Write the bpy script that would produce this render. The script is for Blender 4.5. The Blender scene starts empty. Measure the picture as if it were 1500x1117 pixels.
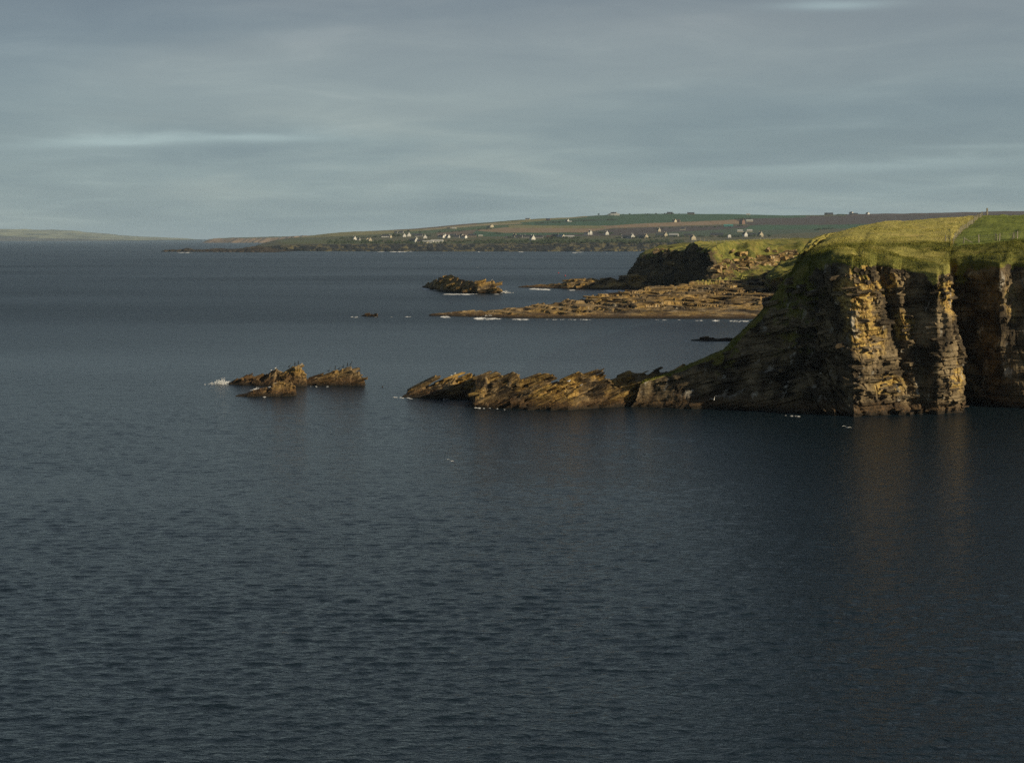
import bpy, bmesh, math, random
import numpy as np
from mathutils import Vector
from mathutils.bvhtree import BVHTree

# ------------------------------------------------------------------ camera, world, sun, exposure
sc = bpy.context.scene
C = sc.collection
F = 2250.0          # focal length in photo pixels (photo 1500 wide)
HOR = 349.5         # row of the sea horizon in the photo
H = 30.0            # eye height over the sea
cam = bpy.data.cameras.new('camera')
cam.sensor_width = 36; cam.lens = 36 * F / 1500.0
cam.shift_y = -(558.5 - HOR) / 1500.0
cam.clip_start = 0.5; cam.clip_end = 300000
co = bpy.data.objects.new('camera', cam); C.objects.link(co)
co.location = (0, 0, H); co.rotation_euler = (math.radians(90), 0, 0)
sc.camera = co

SUN_EL = math.radians(23.0)
SUN_TO = Vector((0.925, -0.38, 0)).normalized()      # horizontal direction towards the sun
sun_vec = Vector((SUN_TO.x * math.cos(SUN_EL), SUN_TO.y * math.cos(SUN_EL), math.sin(SUN_EL)))
sl = bpy.data.lights.new('sun', 'SUN'); sl.energy = 5.0; sl.angle = math.radians(0.6); sl.color = (1.0, 0.85, 0.60)
so = bpy.data.objects.new('sun', sl); C.objects.link(so)
so.rotation_euler = sun_vec.to_track_quat('Z', 'Y').to_euler()
so.location = sun_vec * 100

w = bpy.data.worlds.new('World'); sc.world = w; w.use_nodes = True
nt = w.node_tree; nt.nodes.clear()
def N(t, **k):
    n = nt.nodes.new(t)
    for a, v in k.items(): setattr(n, a, v)
    return n
def Lk(a, b): nt.links.new(a, b)
sky = N('ShaderNodeTexSky', sky_type='NISHITA'); sky.sun_disc = False
sky.sun_elevation = SUN_EL; sky.sun_rotation = math.atan2(SUN_TO.x, SUN_TO.y)
sky.air_density = 1.0; sky.dust_density = 1.2
tc = N('ShaderNodeTexCoord'); sp = N('ShaderNodeSeparateXYZ'); Lk(tc.outputs['Generated'], sp.inputs[0])
def wm(op, a, b=None, cl=False):
    n = N('ShaderNodeMath', operation=op); n.use_clamp = cl
    for i, v in enumerate((a, b)):
        if v is None: continue
        if isinstance(v, (int, float)): n.inputs[i].default_value = v
        else: Lk(v, n.inputs[i])
    return n.outputs[0]
za = wm('ADD', wm('MAXIMUM', sp.outputs[2], 0.0), 0.11)
cx = wm('DIVIDE', sp.outputs[0], za); cy = wm('DIVIDE', sp.outputs[1], za)
cb = N('ShaderNodeCombineXYZ'); Lk(cx, cb.inputs[0]); Lk(cy, cb.inputs[1])
def wnoise(scale, detail, sx, sy, loc, rough=0.55, dist=0.0):
    m = N('ShaderNodeMapping'); m.inputs['Scale'].default_value = (sx, sy, 1); m.inputs['Location'].default_value = loc
    Lk(cb.outputs[0], m.inputs[0])
    n = N('ShaderNodeTexNoise'); n.inputs['Scale'].default_value = scale; n.inputs['Detail'].default_value = detail
    n.inputs['Roughness'].default_value = rough; n.inputs['Distortion'].default_value = dist
    Lk(m.outputs[0], n.inputs['Vector']); return n.outputs['Fac']
def wramp(fac, stops):
    r = N('ShaderNodeValToRGB'); r.color_ramp.elements.remove(r.color_ramp.elements[0])
    r.color_ramp.elements[0].position = stops[0][0]; r.color_ramp.elements[0].color = (*stops[0][1], 1)
    for p, c in stops[1:]:
        e = r.color_ramp.elements.new(p); e.color = (*c, 1)
    Lk(fac, r.inputs[0]); return r.outputs[0]
def wmix(f, a, b, blend='MIX'):
    n = N('ShaderNodeMix', data_type='RGBA', blend_type=blend)
    if isinstance(f, (int, float)): n.inputs[0].default_value = f
    else: Lk(f, n.inputs[0])
    for i, v in ((6, a), (7, b)):
        if isinstance(v, tuple): n.inputs[i].default_value = (*v, 1)
        else: Lk(v, n.inputs[i])
    return n.outputs[2]
n1 = wnoise(0.50, 5, 0.95, 1.0, (3.1, 1.7, 0), 0.48, 0.6)
n2 = wnoise(2.0, 6, 0.85, 1.0, (7.7, 4.2, 0), 0.58, 0.5)
n3 = wnoise(0.16, 4, 0.6, 1.0, (1.2, 9.4, 0), 0.5, 0.2)
# layered cloud: grey-blue sheets with paler breaks (radiances divided by the background strength below)
S = 0.10
def q(r, g, b): return (r / S, g / S, b / S)
elev = wm('MULTIPLY', sp.outputs[2], 1.0, True)
grad = wramp(elev, [(0.0, q(.285, .365, .372)), (0.04, q(.262, .340, .358)), (0.09, q(.222, .282, .308)), (0.155, q(.184, .220, .248)),
                    (0.35, q(.105, .130, .158)), (1.0, q(.045, .057, .078))])
lite = wramp(n2, [(0.34, (0.91, 0.92, 0.94)), (0.50, (1, 1, 1)), (0.60, (1.09, 1.08, 1.06)), (0.70, (1.24, 1.20, 1.16))])
big = wramp(n1, [(0.36, (0.80, 0.85, 0.91)), (0.5, (0.97, 0.99, 1.01)), (0.63, (1.25, 1.19, 1.14))])
cl = wmix(0.85, grad, big, 'MULTIPLY'); cl = wmix(0.8, cl, lite, 'MULTIPLY')
uu = wm('DIVIDE', sp.outputs[0], wm('MAXIMUM', sp.outputs[1], .05)); ww = wm('DIVIDE', sp.outputs[2], wm('MAXIMUM', sp.outputs[1], .05))
def streak(u0, w0, su, sw, slope, amt):
    global cl
    a_ = wm('POWER', wm('DIVIDE', wm('SUBTRACT', uu, u0), su), 2.0)
    cen = wm('ADD', wm('MULTIPLY', wm('SUBTRACT', uu, u0), slope), wm('ADD', wm('MULTIPLY', wm('SUBTRACT', n2, .5), sw * 3.0), w0))
    b_ = wm('POWER', wm('ABSOLUTE', wm('DIVIDE', wm('SUBTRACT', ww, cen), sw)), 2.0)
    f = wm('EXPONENT', wm('MULTIPLY', wm('ADD', a_, b_), -1.0))
    f = wm('MULTIPLY', wm('MULTIPLY', f, wm('ADD', wm('MULTIPLY', wm('SUBTRACT', n1, .5), 3.0), .8, True)), amt, True)
    cl = wmix(f, cl, q(.46, .59, .60))
streak(-.235, .0635, .075, .0036, .03, .9); streak(-.17, .066, .05, .0022, -.03, .6); streak(.26, .048, .09, .0035, .04, .45); streak(.30, .060, .05, .0020, .0, .4)
streak(.21, .152, .035, .003, .02, .5)
cover = wramp(n3, [(0.38, (0.78,) * 3), (0.62, (0.95,) * 3)])
full = wmix(cover, sky.outputs[0], cl)
bg = N('ShaderNodeBackground'); bg.inputs[1].default_value = S; Lk(full, bg.inputs[0])
wo = N('ShaderNodeOutputWorld'); Lk(bg.outputs[0], wo.inputs[0])

vs = sc.view_settings; sc.display_settings.display_device = 'sRGB'
vs.view_transform = 'Standard'; vs.look = 'None'; vs.exposure = 0.0; vs.gamma = 1; vs.use_curve_mapping = False
sc.cycles.max_bounces = 6; sc.cycles.diffuse_bounces = 2; sc.cycles.glossy_bounces = 3; sc.cycles.volume_bounces = 1
sc.cycles.use_denoising = False
sc.cycles.sample_clamp_indirect = 1.5; sc.cycles.caustics_reflective = False; sc.cycles.caustics_refractive = False

# ------------------------------------------------------------------ numpy noise
rng = np.random.default_rng(7); random.seed(7)
def hsh(*a):
    h = np.uint32(2166136261) * np.ones(np.broadcast(*a).shape, np.uint32)
    with np.errstate(over='ignore'):
        for v in a:
            h = (h ^ (np.asarray(v).astype(np.int64) & 0xffffffff).astype(np.uint32)) * np.uint32(16777619)
            h ^= h >> np.uint32(15); h = h * np.uint32(2246822519); h ^= h >> np.uint32(13)
    return h.astype(np.float64) / 4294967295.0
def vn(x, y, z=0.0, seed=0):
    x, y, z = np.broadcast_arrays(np.asarray(x, float), y, z)
    xi, yi, zi = np.floor(x), np.floor(y), np.floor(z)
    fx, fy, fz = x - xi, y - yi, z - zi
    fx, fy, fz = (f * f * (3 - 2 * f) for f in (fx, fy, fz))
    r = 0
    for a in (0, 1):
        for b in (0, 1):
            for c in (0, 1):
                r = r + hsh(xi + a, yi + b, zi + c, seed) * (fx if a else 1 - fx) * (fy if b else 1 - fy) * (fz if c else 1 - fz)
    return r * 2 - 1
def fbm(x, y, z=0.0, oct=4, seed=0, gain=0.5):
    r = 0; a = 1.0; s = 0
    for i in range(oct):
        r = r + a * vn(np.asarray(x) * 2 ** i + 13.7 * i, np.asarray(y) * 2 ** i - 7.1 * i, np.asarray(z) * 2 ** i, seed + i); s += a; a *= gain
    return r / s
def smooth(e0, e1, x):
    t = np.clip((x - e0) / (e1 - e0), 0, 1); return t * t * (3 - 2 * t)
def cells(x, y, sx, sy, seed=0, jit=0.8):
    """nearest jittered cell: returns (cx, cy, hash1, hash2, d2-d1)"""
    u, v = x / sx, y / sy; ui, vi = np.floor(u), np.floor(v)
    best = np.full(u.shape, 1e9); sec = best.copy(); bx = u * 0; by = u * 0; bi = u * 0; bj = u * 0
    for a in (-1, 0, 1):
        for b in (-1, 0, 1):
            i, j = ui + a, vi + b
            px = i + .5 + jit * (hsh(i, j, seed) - .5); py = j + .5 + jit * (hsh(i, j, seed + 91) - .5)
            d = (u - px) ** 2 + (v - py) ** 2
            m = d < best; sec = np.where(m, best, np.minimum(sec, d))
            best = np.where(m, d, best); bx = np.where(m, px, bx); by = np.where(m, py, by); bi = np.where(m, i, bi); bj = np.where(m, j, bj)
    return bx * sx, by * sy, hsh(bi, bj, seed + 5), hsh(bi, bj, seed + 6), np.sqrt(sec) - np.sqrt(best)

def W(px, py, Y): return ((px - 750) / F * Y, Y, H - (py - HOR) / F * Y)
def Ysea(py): return H * F / (py - HOR)

# ------------------------------------------------------------------ object helpers
def put(o, parent=None):
    C.objects.link(o)
    if parent: o.parent = parent
    return o
def tag(o, label=None, cat=None, group=None, kind=None):
    if label: o['label'] = label
    if cat: o['category'] = cat
    if group: o['group'] = group
    if kind: o['kind'] = kind
    return o
def empty(name, loc=(0, 0, 0), rz=0):
    o = bpy.data.objects.new(name, None); o.location = loc; o.rotation_euler = (0, 0, rz); o.empty_display_size = 0.5
    return put(o)
def mesh_np(name, V, Fq, mat, parent=None, smooth_=True, attrs=None, loc=(0, 0, 0)):
    me = bpy.data.meshes.new(name); V = np.asarray(V, np.float32); Fq = np.asarray(Fq, np.int32)
    k = Fq.shape[1]
    me.vertices.add(len(V)); me.vertices.foreach_set('co', V.ravel())
    me.loops.add(Fq.size); me.loops.foreach_set('vertex_index', Fq.ravel())
    me.polygons.add(len(Fq)); me.polygons.foreach_set('loop_start', np.arange(len(Fq), dtype=np.int32) * k)
    me.update(calc_edges=True); me.validate()
    me.polygons.foreach_set('use_smooth', np.full(len(me.polygons), smooth_))
    for nm, (dom, typ, arr) in (attrs or {}).items():
        a = me.attributes.new(nm, typ, dom)
        a.data.foreach_set('color' if 'COLOR' in typ else 'value', np.asarray(arr, np.float32).ravel())
    for m in (mat if isinstance(mat, (list, tuple)) else [mat]): me.materials.append(m)
    o = bpy.data.objects.new(name, me); o.location = loc
    return put(o, parent)
def grid_faces(nu, nv):
    i = np.arange(nu * nv).reshape(nu, nv)
    return np.stack([i[:-1, :-1], i[1:, :-1], i[1:, 1:], i[:-1, 1:]], -1).reshape(-1, 4)
def pyd(name, V, Fc, mat, parent=None, loc=(0, 0, 0), smooth_=False):
    me = bpy.data.meshes.new(name); me.from_pydata(V, [], Fc); me.update()
    if smooth_: me.polygons.foreach_set('use_smooth', [True] * len(me.polygons))
    for m in (mat if isinstance(mat, (list, tuple)) else [mat]): me.materials.append(m)
    o = bpy.data.objects.new(name, me); o.location = loc
    return put(o, parent)

# ------------------------------------------------------------------ materials
class MT:
    def __init__(s, name):
        s.m = bpy.data.materials.new(name); s.m.use_nodes = True; s.t = s.m.node_tree; s.t.nodes.clear()
        s.out = s.n('ShaderNodeOutputMaterial'); s.b = s.n('ShaderNodeBsdfPrincipled'); s.l(s.b.outputs[0], s.out.inputs[0])
        s.b.inputs['Roughness'].default_value = 0.9; s.b.inputs['Specular IOR Level'].default_value = 0.25
        s.g = s.n('ShaderNodeNewGeometry')
    def n(s, t, **k):
        n = s.t.nodes.new(t)
        for a, v in k.items(): setattr(n, a, v)
        return n
    def l(s, a, b): s.t.links.new(a, b)
    def mp(s, sc_, loc=(0, 0, 0), rot=(0, 0, 0), src=None):
        m = s.n('ShaderNodeMapping'); m.inputs['Scale'].default_value = sc_; m.inputs['Location'].default_value = loc; m.inputs['Rotation'].default_value = rot
        s.l(src or s.g.outputs['Position'], m.inputs[0]); return m.outputs[0]
    def noise(s, scale=1, det=4, rough=.55, sc_=(1, 1, 1), loc=(0, 0, 0), rot=(0, 0, 0), dist=0):
        n = s.n('ShaderNodeTexNoise'); n.inputs['Scale'].default_value = scale; n.inputs['Detail'].default_value = det
        n.inputs['Roughness'].default_value = rough; n.inputs['Distortion'].default_value = dist
        s.l(s.mp(sc_, loc, rot), n.inputs['Vector']); return n.outputs['Fac']
    def ramp(s, f, stops):
        r = s.n('ShaderNodeValToRGB'); r.color_ramp.elements.remove(r.color_ramp.elements[0])
        def c3(c): return (*c, 1) if isinstance(c, tuple) else (c, c, c, 1)
        r.color_ramp.elements[0].position = stops[0][0]; r.color_ramp.elements[0].color = c3(stops[0][1])
        for p, c in stops[1:]: r.color_ramp.elements.new(p).color = c3(c)
        s.l(f, r.inputs[0]); return r.outputs[0]
    def mix(s, f, a, b, blend='MIX'):
        n = s.n('ShaderNodeMix', data_type='RGBA', blend_type=blend)
        for i, v in ((0, f), (6, a), (7, b)):
            if isinstance(v, (int, float)): n.inputs[i].default_value = v if i == 0 else (v, v, v, 1)
            elif isinstance(v, tuple): n.inputs[i].default_value = (*v, 1)
            else: s.l(v, n.inputs[i])
        return n.outputs[2]
    def math(s, op, a, b=None, cl=False):
        n = s.n('ShaderNodeMath', operation=op); n.use_clamp = cl
        for i, v in enumerate((a, b)):
            if v is None: continue
            if isinstance(v, (int, float)): n.inputs[i].default_value = v
            else: s.l(v, n.inputs[i])
        return n.outputs[0]
    def bump(s, h, dist=0.1, strength=1.0, prev=None):
        n = s.n('ShaderNodeBump'); n.inputs['Distance'].default_value = dist; n.inputs['Strength'].default_value = strength
        s.l(h, n.inputs['Height'])
        if prev: s.l(prev, n.inputs['Normal'])
        return n.outputs[0]
    def sep(s, v):
        n = s.n('ShaderNodeSeparateXYZ'); s.l(v, n.inputs[0]); return n.outputs
    def attr(s, name):
        n = s.n('ShaderNodeAttribute'); n.attribute_name = name; return n

def flat(name, col, rough=.85, var=0.15):
    m = MT(name); f = m.noise(1.5, 3)
    c = m.ramp(f, [(0.3, tuple(v * (1 - var) for v in col)), (0.7, tuple(v * (1 + var) for v in col))])
    m.l(c, m.b.inputs['Base Color']); m.b.inputs['Roughness'].default_value = rough
    return m.m

def rock_mat(name, scale=1.0, lichen=1.0, tint=(1, 1, 1), algae=True, alh=6.0, guano=0.0, green=0.0, dip=-0.1, pale=1.0):
    """bedded sandstone with lichen, guano-pale faces, a dark tide band; vertex attribute 'veg' turns it to turf"""
    m = MT(name)
    z = m.sep(m.g.outputs['Position'])[2]
    base = m.noise(0.22 * scale, 6, .6)
    c = m.ramp(base, [(0.30, (.022, .018, .013)), (0.44, (.058, .044, .029)), (0.55, (.20, .150, .085)), (0.70, (.34, .265, .16))])
    st = m.noise(1.0, 5, .65, (0.05 * scale, 0.05 * scale, 1.9 * scale), (0, 0, 0), (0, dip, 0), 0.3)
    c = m.mix(.75, c, m.ramp(st, [(0.36, .42), (0.46, .85), (0.55, 1.15), (0.66, .62)]), 'MULTIPLY')
    li = m.noise(0.13 * scale, 5, .62, (1, 1, .6), (11, 3, 4))
    li2 = m.noise(1.3 * scale, 4, .6)
    lm = m.math('MULTIPLY', m.ramp(li, [(0.44, 0.0), (0.58, 1.0)]), m.ramp(li2, [(0.36, .25), (0.56, 1.0)]))
    lm = m.math('MULTIPLY', lm, lichen) if lichen >= 0 else m.math('MULTIPLY', m.math('ADD', m.ramp(m.math('ADD', m.attr('lichen').outputs['Fac'], m.math('MULTIPLY', m.math('SUBTRACT', li, .5), 1.8)), [(0.36, 0.0), (0.66, .92)]), .03), m.ramp(li2, [(0.36, .25), (0.56, 1.0)]))
    c = m.mix(lm, c, m.ramp(li2, [(0.35, (.40, .23, .045)), (0.58, (.55, .38, .11)), (0.75, (.50, .42, .22))]))
    pl = m.noise(0.5 * scale, 4, .6, (1, 1, .5), (1, 31, 4))
    c = m.mix(m.math('MULTIPLY', m.ramp(pl, [(0.60, 0.0), (0.68, 0.75)]), pale), c, (.50, .46, .38))
    fine = m.noise(2.8 * scale, 5, .7)
    c = m.mix(.8, c, m.ramp(fine, [(0.3, .55), (0.5, 1.0), (0.7, 1.35)]), 'MULTIPLY')
    if algae:
        zz = m.math('ADD', z, m.math('MULTIPLY', m.math('SUBTRACT', base, .5), 3.5))
        low = m.ramp(m.math('DIVIDE', zz, alh, True), [(0.0, 1.0), (0.18, .85), (0.42, 0.0)])
        c = m.mix(low, c, m.ramp(fine, [(0.35, (.045, .034, .022)), (0.6, (.13, .078, .036)), (0.75, (.19, .10, .04))]))
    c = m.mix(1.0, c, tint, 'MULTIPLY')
    if algae:
        wet = m.ramp(m.math('ADD', z, m.math('MULTIPLY', m.math('SUBTRACT', fine, .5), 2.0)), [(0.35, 1.0), (0.95, 0.0)])
        c = m.mix(m.math('MULTIPLY', wet, .85), c, (.016, .014, .010))
    if guano:
        gz = m.math('MULTIPLY', m.ramp(m.math('DIVIDE', z, 8.0, True), [(0.38, 0.0), (0.62, 1.0)]), m.ramp(m.noise(.9, 4, .7, (1, 1, 2)), [(0.46, 0.0), (0.56, 1.0)]))
        c = m.mix(m.math('MULTIPLY', gz, guano), c, (.62, .60, .55))
    # turf
    v = m.attr('veg')
    vs_ = m.sep(v.outputs['Color'])
    gn = m.noise(0.16, 6, .65); gf = m.noise(1.6, 4, .7)
    turf = m.ramp(gn, [(0.34, (.060, .066, .013)), (0.48, (.145, .148, .028)), (0.58, (.23, .205, .045)), (0.70, (.22, .17, .055))])
    straw = m.ramp(gn, [(0.30, (.27, .26, .06)), (0.5, (.42, .37, .10)), (0.66, (.50, .41, .14)), (0.75, (.38, .27, .09))])
    field = m.ramp(gn, [(0.35, (.13, .165, .025)), (0.6, (.19, .22, .040))])
    turf = m.mix(vs_[2], turf, straw); turf = m.mix(vs_[1], turf, field)
    turf = m.mix(.7, turf, m.ramp(gf, [(0.3, .55), (0.5, 1.0), (0.7, 1.3)]), 'MULTIPLY')
    thr = m.math('ADD', vs_[0], m.math('MULTIPLY', m.math('SUBTRACT', m.noise(.9, 5, .7), .5), 0.9))
    gm = m.ramp(thr, [(0.42, 0.0), (0.55, 1.0)])
    c = m.mix(gm, c, turf)
    m.l(c, m.b.inputs['Base Color'])
    h1 = m.math('ADD', m.math('MULTIPLY', st, 1.0), m.math('MULTIPLY', fine, .6))
    b = m.bump(h1, 0.45 / scale, .8)
    b = m.bump(m.noise(7 * scale, 3, .7), .12 / scale, .6, b)
    m.l(b, m.b.inputs['Normal'])
    m.b.inputs['Roughness'].default_value = .88
    return m.m

R_cliff = rock_mat('bedded_rock', 1.0, -1, (1, 1, 1), dip=-0.1)
R_spit = rock_mat('reef_rock', 1.3, .75, (.92, .85, .74), alh=4.5, dip=-0.35, pale=.3)
R_islet = rock_mat('islet_rock', 1.3, .6, (.95, .88, .77), guano=.85, dip=-0.35, pale=.9)
R_plat = rock_mat('shelf_rock', .6, .45, (1.02, .96, .86), alh=3.0, dip=0.05, pale=.7)
R_far = rock_mat('far_rock', .35, .0, (.30, .29, .30), algae=False, dip=0.0, pale=.1)
R_head_shade = rock_mat('headland_rock_shade_tint', .6, .25, (.55, .54, .50), algae=False, dip=-0.2, pale=.25)  # dark tint puts the shade of the two farther headlands into the rock colour

def water_mat():
    m = MT('sea_water'); b = m.b
    b.inputs['Base Color'].default_value = (.007, .015, .022, 1); b.inputs['IOR'].default_value = 1.333
    b.inputs['Specular IOR Level'].default_value = 0.5
    pos = m.g.outputs['Position']
    big = m.noise(0.006, 4, .5, (0.3, 1, 1), (4, 2, 0), (0, 0, .06))
    w1 = m.noise(0.40, 5, .55, (0.55, 1, 1), (0, 0, 0), (0, 0, -.16), .2)
    w2 = m.noise(1.6, 4, .6, (0.55, 1, 1), (5, 5, 0), (0, 0, .12), .3)
    w3 = m.noise(4.5, 3, .55, (0.7, 1, 1), (9, 1, 0), (0, 0, -.05))
    k = m.ramp(big, [(0.36, .72), (0.5, 1.0), (0.64, 1.28)])
    far_ = m.math('MULTIPLY', m.math('SUBTRACT', m.sep(pos)[1], 110.0), 1 / 450.0, True)
    h = m.math('ADD', m.math('MULTIPLY', m.math('MULTIPLY', w1, far_), .8), m.math('ADD', m.math('MULTIPLY', w2, .20), m.math('MULTIPLY', w3, .065)))
    h = m.math('MULTIPLY', h, k)
    m.l(m.bump(h, 1.0, 1.0), b.inputs['Normal'])
    m.l(m.math('ADD', m.math('MULTIPLY', k, .08), m.math('MULTIPLY', far_, .25)), b.inputs['Roughness'])
    return m.m
WATER = water_mat()

# ------------------------------------------------------------------ SETTING: the sea
ys = np.concatenate([np.linspace(25, 62, 20), np.exp(np.arange(math.log(63), math.log(900), .0017)), np.geomspace(905, 130000, 160)])
ts = np.concatenate([-np.geomspace(3.5, .45, 16), np.arange(-.43, .43, .0024), np.geomspace(.45, 3.5, 16)])
YY, TT = np.meshgrid(ys, ts); XX = YY * TT
ZZ = XX * 0; rw = random.Random(99)
sp_y = np.gradient(ys)[None, :] + 0 * XX
gust = .85 + .75 * fbm(XX / 70, YY / 40, 0, 4, 900)
near_m = (ys < 950)
for i in range(46):
    lam = .5 * (2.5 / .5) ** (rw.random() ** 1.1)
    th = math.radians(90 + 12 + rw.gauss(0, 24)); k = 2 * math.pi / lam
    A = .022 * lam / (2 * math.pi) * (1.0 if lam < 2.2 else .6)
    f_ = smooth(2.2, 4.0, lam / (sp_y[:, near_m] * 1.2))
    ph = k * (XX[:, near_m] * math.cos(th) + YY[:, near_m] * math.sin(th)) + rw.uniform(0, 6.28) + 1.2 * fbm(XX[:, near_m] / (lam * 5), YY[:, near_m] / (lam * 5), 0, 1, 910 + i)
    ZZ[:, near_m] += A * f_ * (np.sin(ph) + .2 * np.sin(2 * ph))
ZZ *= gust * 1.0
sea = mesh_np('sea', np.stack([XX, YY, ZZ], -1).reshape(-1, 3), grid_faces(len(ts), len(ys)), WATER)
tag(sea, 'dark grey-blue sea covered in small wind ripples', kind='structure')

# ------------------------------------------------------------------ cliff sheet builder
def sheet(name, nodes, ds, nrow, ngr, mat, cell=(2.2, .8), amp=1.0, dipf=None, seed=3, hump=0.8, drynode=None, fieldfn=None, parent=None, zmin=-2.0, pexp=.5, lip=1.5, rim=1.0):
    """nodes: (fx,fy, rx,ry,rz, ex,ey,ez, g, a, step) foot / rim / inland end, g turf share of the face, a relief, step multiplier"""
    nd = np.array(nodes, float)
    seg = np.hypot(np.diff(nd[:, 0]) + .35 * np.diff(nd[:, 2]) * 0, np.diff(nd[:, 1]))
    seg = np.maximum(seg, np.hypot(np.diff(nd[:, 2]), np.diff(nd[:, 3]))); seg = np.maximum(seg, 0.4)
    cols = []
    for i in range(len(nd) - 1):
        n = max(2, int(seg[i] / (ds * nd[i, 10])))
        t = np.arange(n) / n
        cols.append(nd[i] * (1 - t[:, None]) + nd[i + 1] * t[:, None])
    cols.append(nd[-1:]); P = np.concatenate(cols)
    nu = len(P)
    # wander of the foot and rim
    s = np.concatenate([[0], np.cumsum(np.hypot(np.diff(P[:, 0]), np.diff(P[:, 1])))])
    # outward normals, smoothed
    def norms(x, y, k):
        tx, ty = np.gradient(x), np.gradient(y)
        l = np.hypot(tx, ty) + 1e-9; tx /= l; ty /= l
        ker = np.hanning(k + 2)[1:-1]; ker /= ker.sum(); pad = k // 2
        tx = np.convolve(np.pad(tx, pad, 'edge'), ker, 'valid')[:nu]; ty = np.convolve(np.pad(ty, pad, 'edge'), ker, 'valid')[:nu]
        l = np.hypot(tx, ty) + 1e-9
        return ty / l, -tx / l
    k = int(1.2 / ds) | 1
    nx, ny = norms(P[:, 0], P[:, 1], k)
    on_ = smooth(21, 24, P[:, 4]) * rim
    rs_ = 1.0 if ds < .3 else 3.2
    P[:, 4] += on_ * (1.3 * (1 if rs_ == 1 else 2) * fbm(s / (6.5 * rs_), 0, 0, 4, seed + 30) - .2)
    P[:, 3] += on_ * 1.6 * fbm(s / (5.0 * rs_), 3, 0, 4, seed + 31); P[:, 2] += on_ * .8 * fbm(s / 4.0, 8, 0, 3, seed + 32)
    wv = np.linspace(0, 1, nrow)
    fx, fy, rx, ry, rz, ex, ey, ez, g, a = (P[:, j:j + 1] for j in range(10))
    X = fx + (rx - fx) * wv; Y = fy + (ry - fy) * wv; Z = zmin + (rz - zmin) * wv + 0 * fx
    S2 = s[:, None] + 0 * wv
    dp = dipf(X) if dipf else 0.08
    B = Z - dp * X + 0.9 * fbm(X / 9, Y / 9, Z / 9, 2, seed)
    D = 0
    for t, L, am, sd in ((cell[0], cell[0] * 3.2, .50, 1), (cell[1], cell[1] * 7.0, .42, 2), (cell[1] * .42, cell[1] * 5, .24, 3)):
        bi = np.floor(B / t + .35 * fbm(S2 / 6, Z / 6, 0, 2, sd + 40)); off = hsh(bi, sd + seed)
        ci = np.floor(S2 / L + off * 7 + .25 * vn(S2 / L, Z / L, 0, sd + 60))
        D = D + am * (hsh(bi, ci, sd + 10) - .5) + am * 1.5 * (off - .5)
    D = D + 1.3 * fbm(S2 / 7, Z / 10, 0, 3, seed + 5) + .35 * fbm(S2 / 1.2, Z / 1.2, 0, 3, seed + 6)
    crack = np.abs(fbm(S2 / 3.2 + Z * .05, Z / 14, 0, 2, seed + 8))
    D = D - 0.6 * np.exp(-(crack / .03) ** 2) * smooth(45, 56, X)
    fade = smooth(1.0, .93, wv)[None, :] * .75 + .25
    vegw = g * smooth(.10, .75, wv)[None, :] + smooth(.93, 1.0, wv)[None, :] * .35 + .25 * fbm(S2 / 4, Z / 2.5, 0, 3, seed + 9) * (g > .05)
    soft = np.clip(1 - .45 * np.clip(vegw, 0, 1), .2, 1)
    D = D * a * amp * fade * soft
    X = X + nx[:, None] * D; Y = Y + ny[:, None] * D
    Z = Z + .12 * fbm(S2 / 1.5, Z / 1.5, 0, 2, seed + 11) * (wv > 0)
    # inland turf
    t = (np.arange(1, ngr + 1) / ngr) ** 2.2
    RX, RY, RZ = X[:, -1:], Y[:, -1:], Z[:, -1:]
    kk = max(5, int((5.0 if ds < .3 else 14.0) / ds) | 1); kr = np.hanning(kk + 2)[1:-1]; kr /= kr.sum()
    def sm_(a_): return np.convolve(np.pad(a_[:, 0], kk // 2, 'edge'), kr, 'valid')[:nu][:, None]
    SX, SY, SZ = sm_(RX), sm_(RY), sm_(RZ); ex, ey, ez = sm_(ex), sm_(ey), sm_(ez)
    dist_ = np.hypot(ex - RX, ey - RY) * t; dec = np.exp(-(dist_ / (3.0 if ds < .3 else 9.0)) ** 1.3)
    GX = SX + (ex - SX) * t + (RX - SX) * dec; GY = SY + (ey - SY) * t + (RY - SY) * dec
    fin = smooth(0, .02, t) * 1.0
    GZ = SZ + (ez - SZ) * t ** pexp + (RZ - SZ) * dec + hump * ((fbm(GX / 8, GY / 8, 0, 3, seed + 20) * .9) * (1 + 1.3 * np.exp(-np.hypot(GX - RX, GY - RY) / 14)) * smooth(0, 3, np.hypot(GX - RX, GY - RY)) + .28 * fbm(GX / 1.6, GY / 1.6, 0, 3, seed + 21)) * fin
    V = np.stack([np.concatenate([X, GX], 1), np.concatenate([Y, GY], 1), np.concatenate([Z, GZ], 1)], -1)
    tong = .9 * smooth(.05, .4, fbm(S2 / 2.2, Z / 9, 0, 3, seed + 33)) * smooth(.80, .97, wv)[None, :] * (g < .3)
    veg = np.concatenate([vegw + tong + 0 * X, np.ones_like(GX)], 1)
    AX, AY = V[..., 0], V[..., 1]
    fld = fieldfn(AX, AY) if fieldfn else (AX * 0, AX * 0)
    col = np.stack([np.clip(veg, 0, 1), fld[0], fld[1], AX * 0 + 1], -1)
    lic = AX * 0
    for (lx, lz, sx_, sz_, am_) in ((59.5, 21, 3.5, 5.5, 1.2), (61.5, 13, 4.5, 4.5, .95), (65, 22, 4, 3, .7), (67.5, 15, 2.5, 4.5, .75), (75.0, 20, 2.4, 5, 1.0), (76.5, 6, 2.6, 4, 1.0), (64, 5, 5, 2.5, .75), (89, 18, 2, 5, .5), (54, 12, 2, 1.5, .4)):
        lic = np.maximum(lic, am_ * np.exp(-((AX - lx) / sx_) ** 2 - ((V[..., 2] - lz) / sz_) ** 2))
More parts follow.
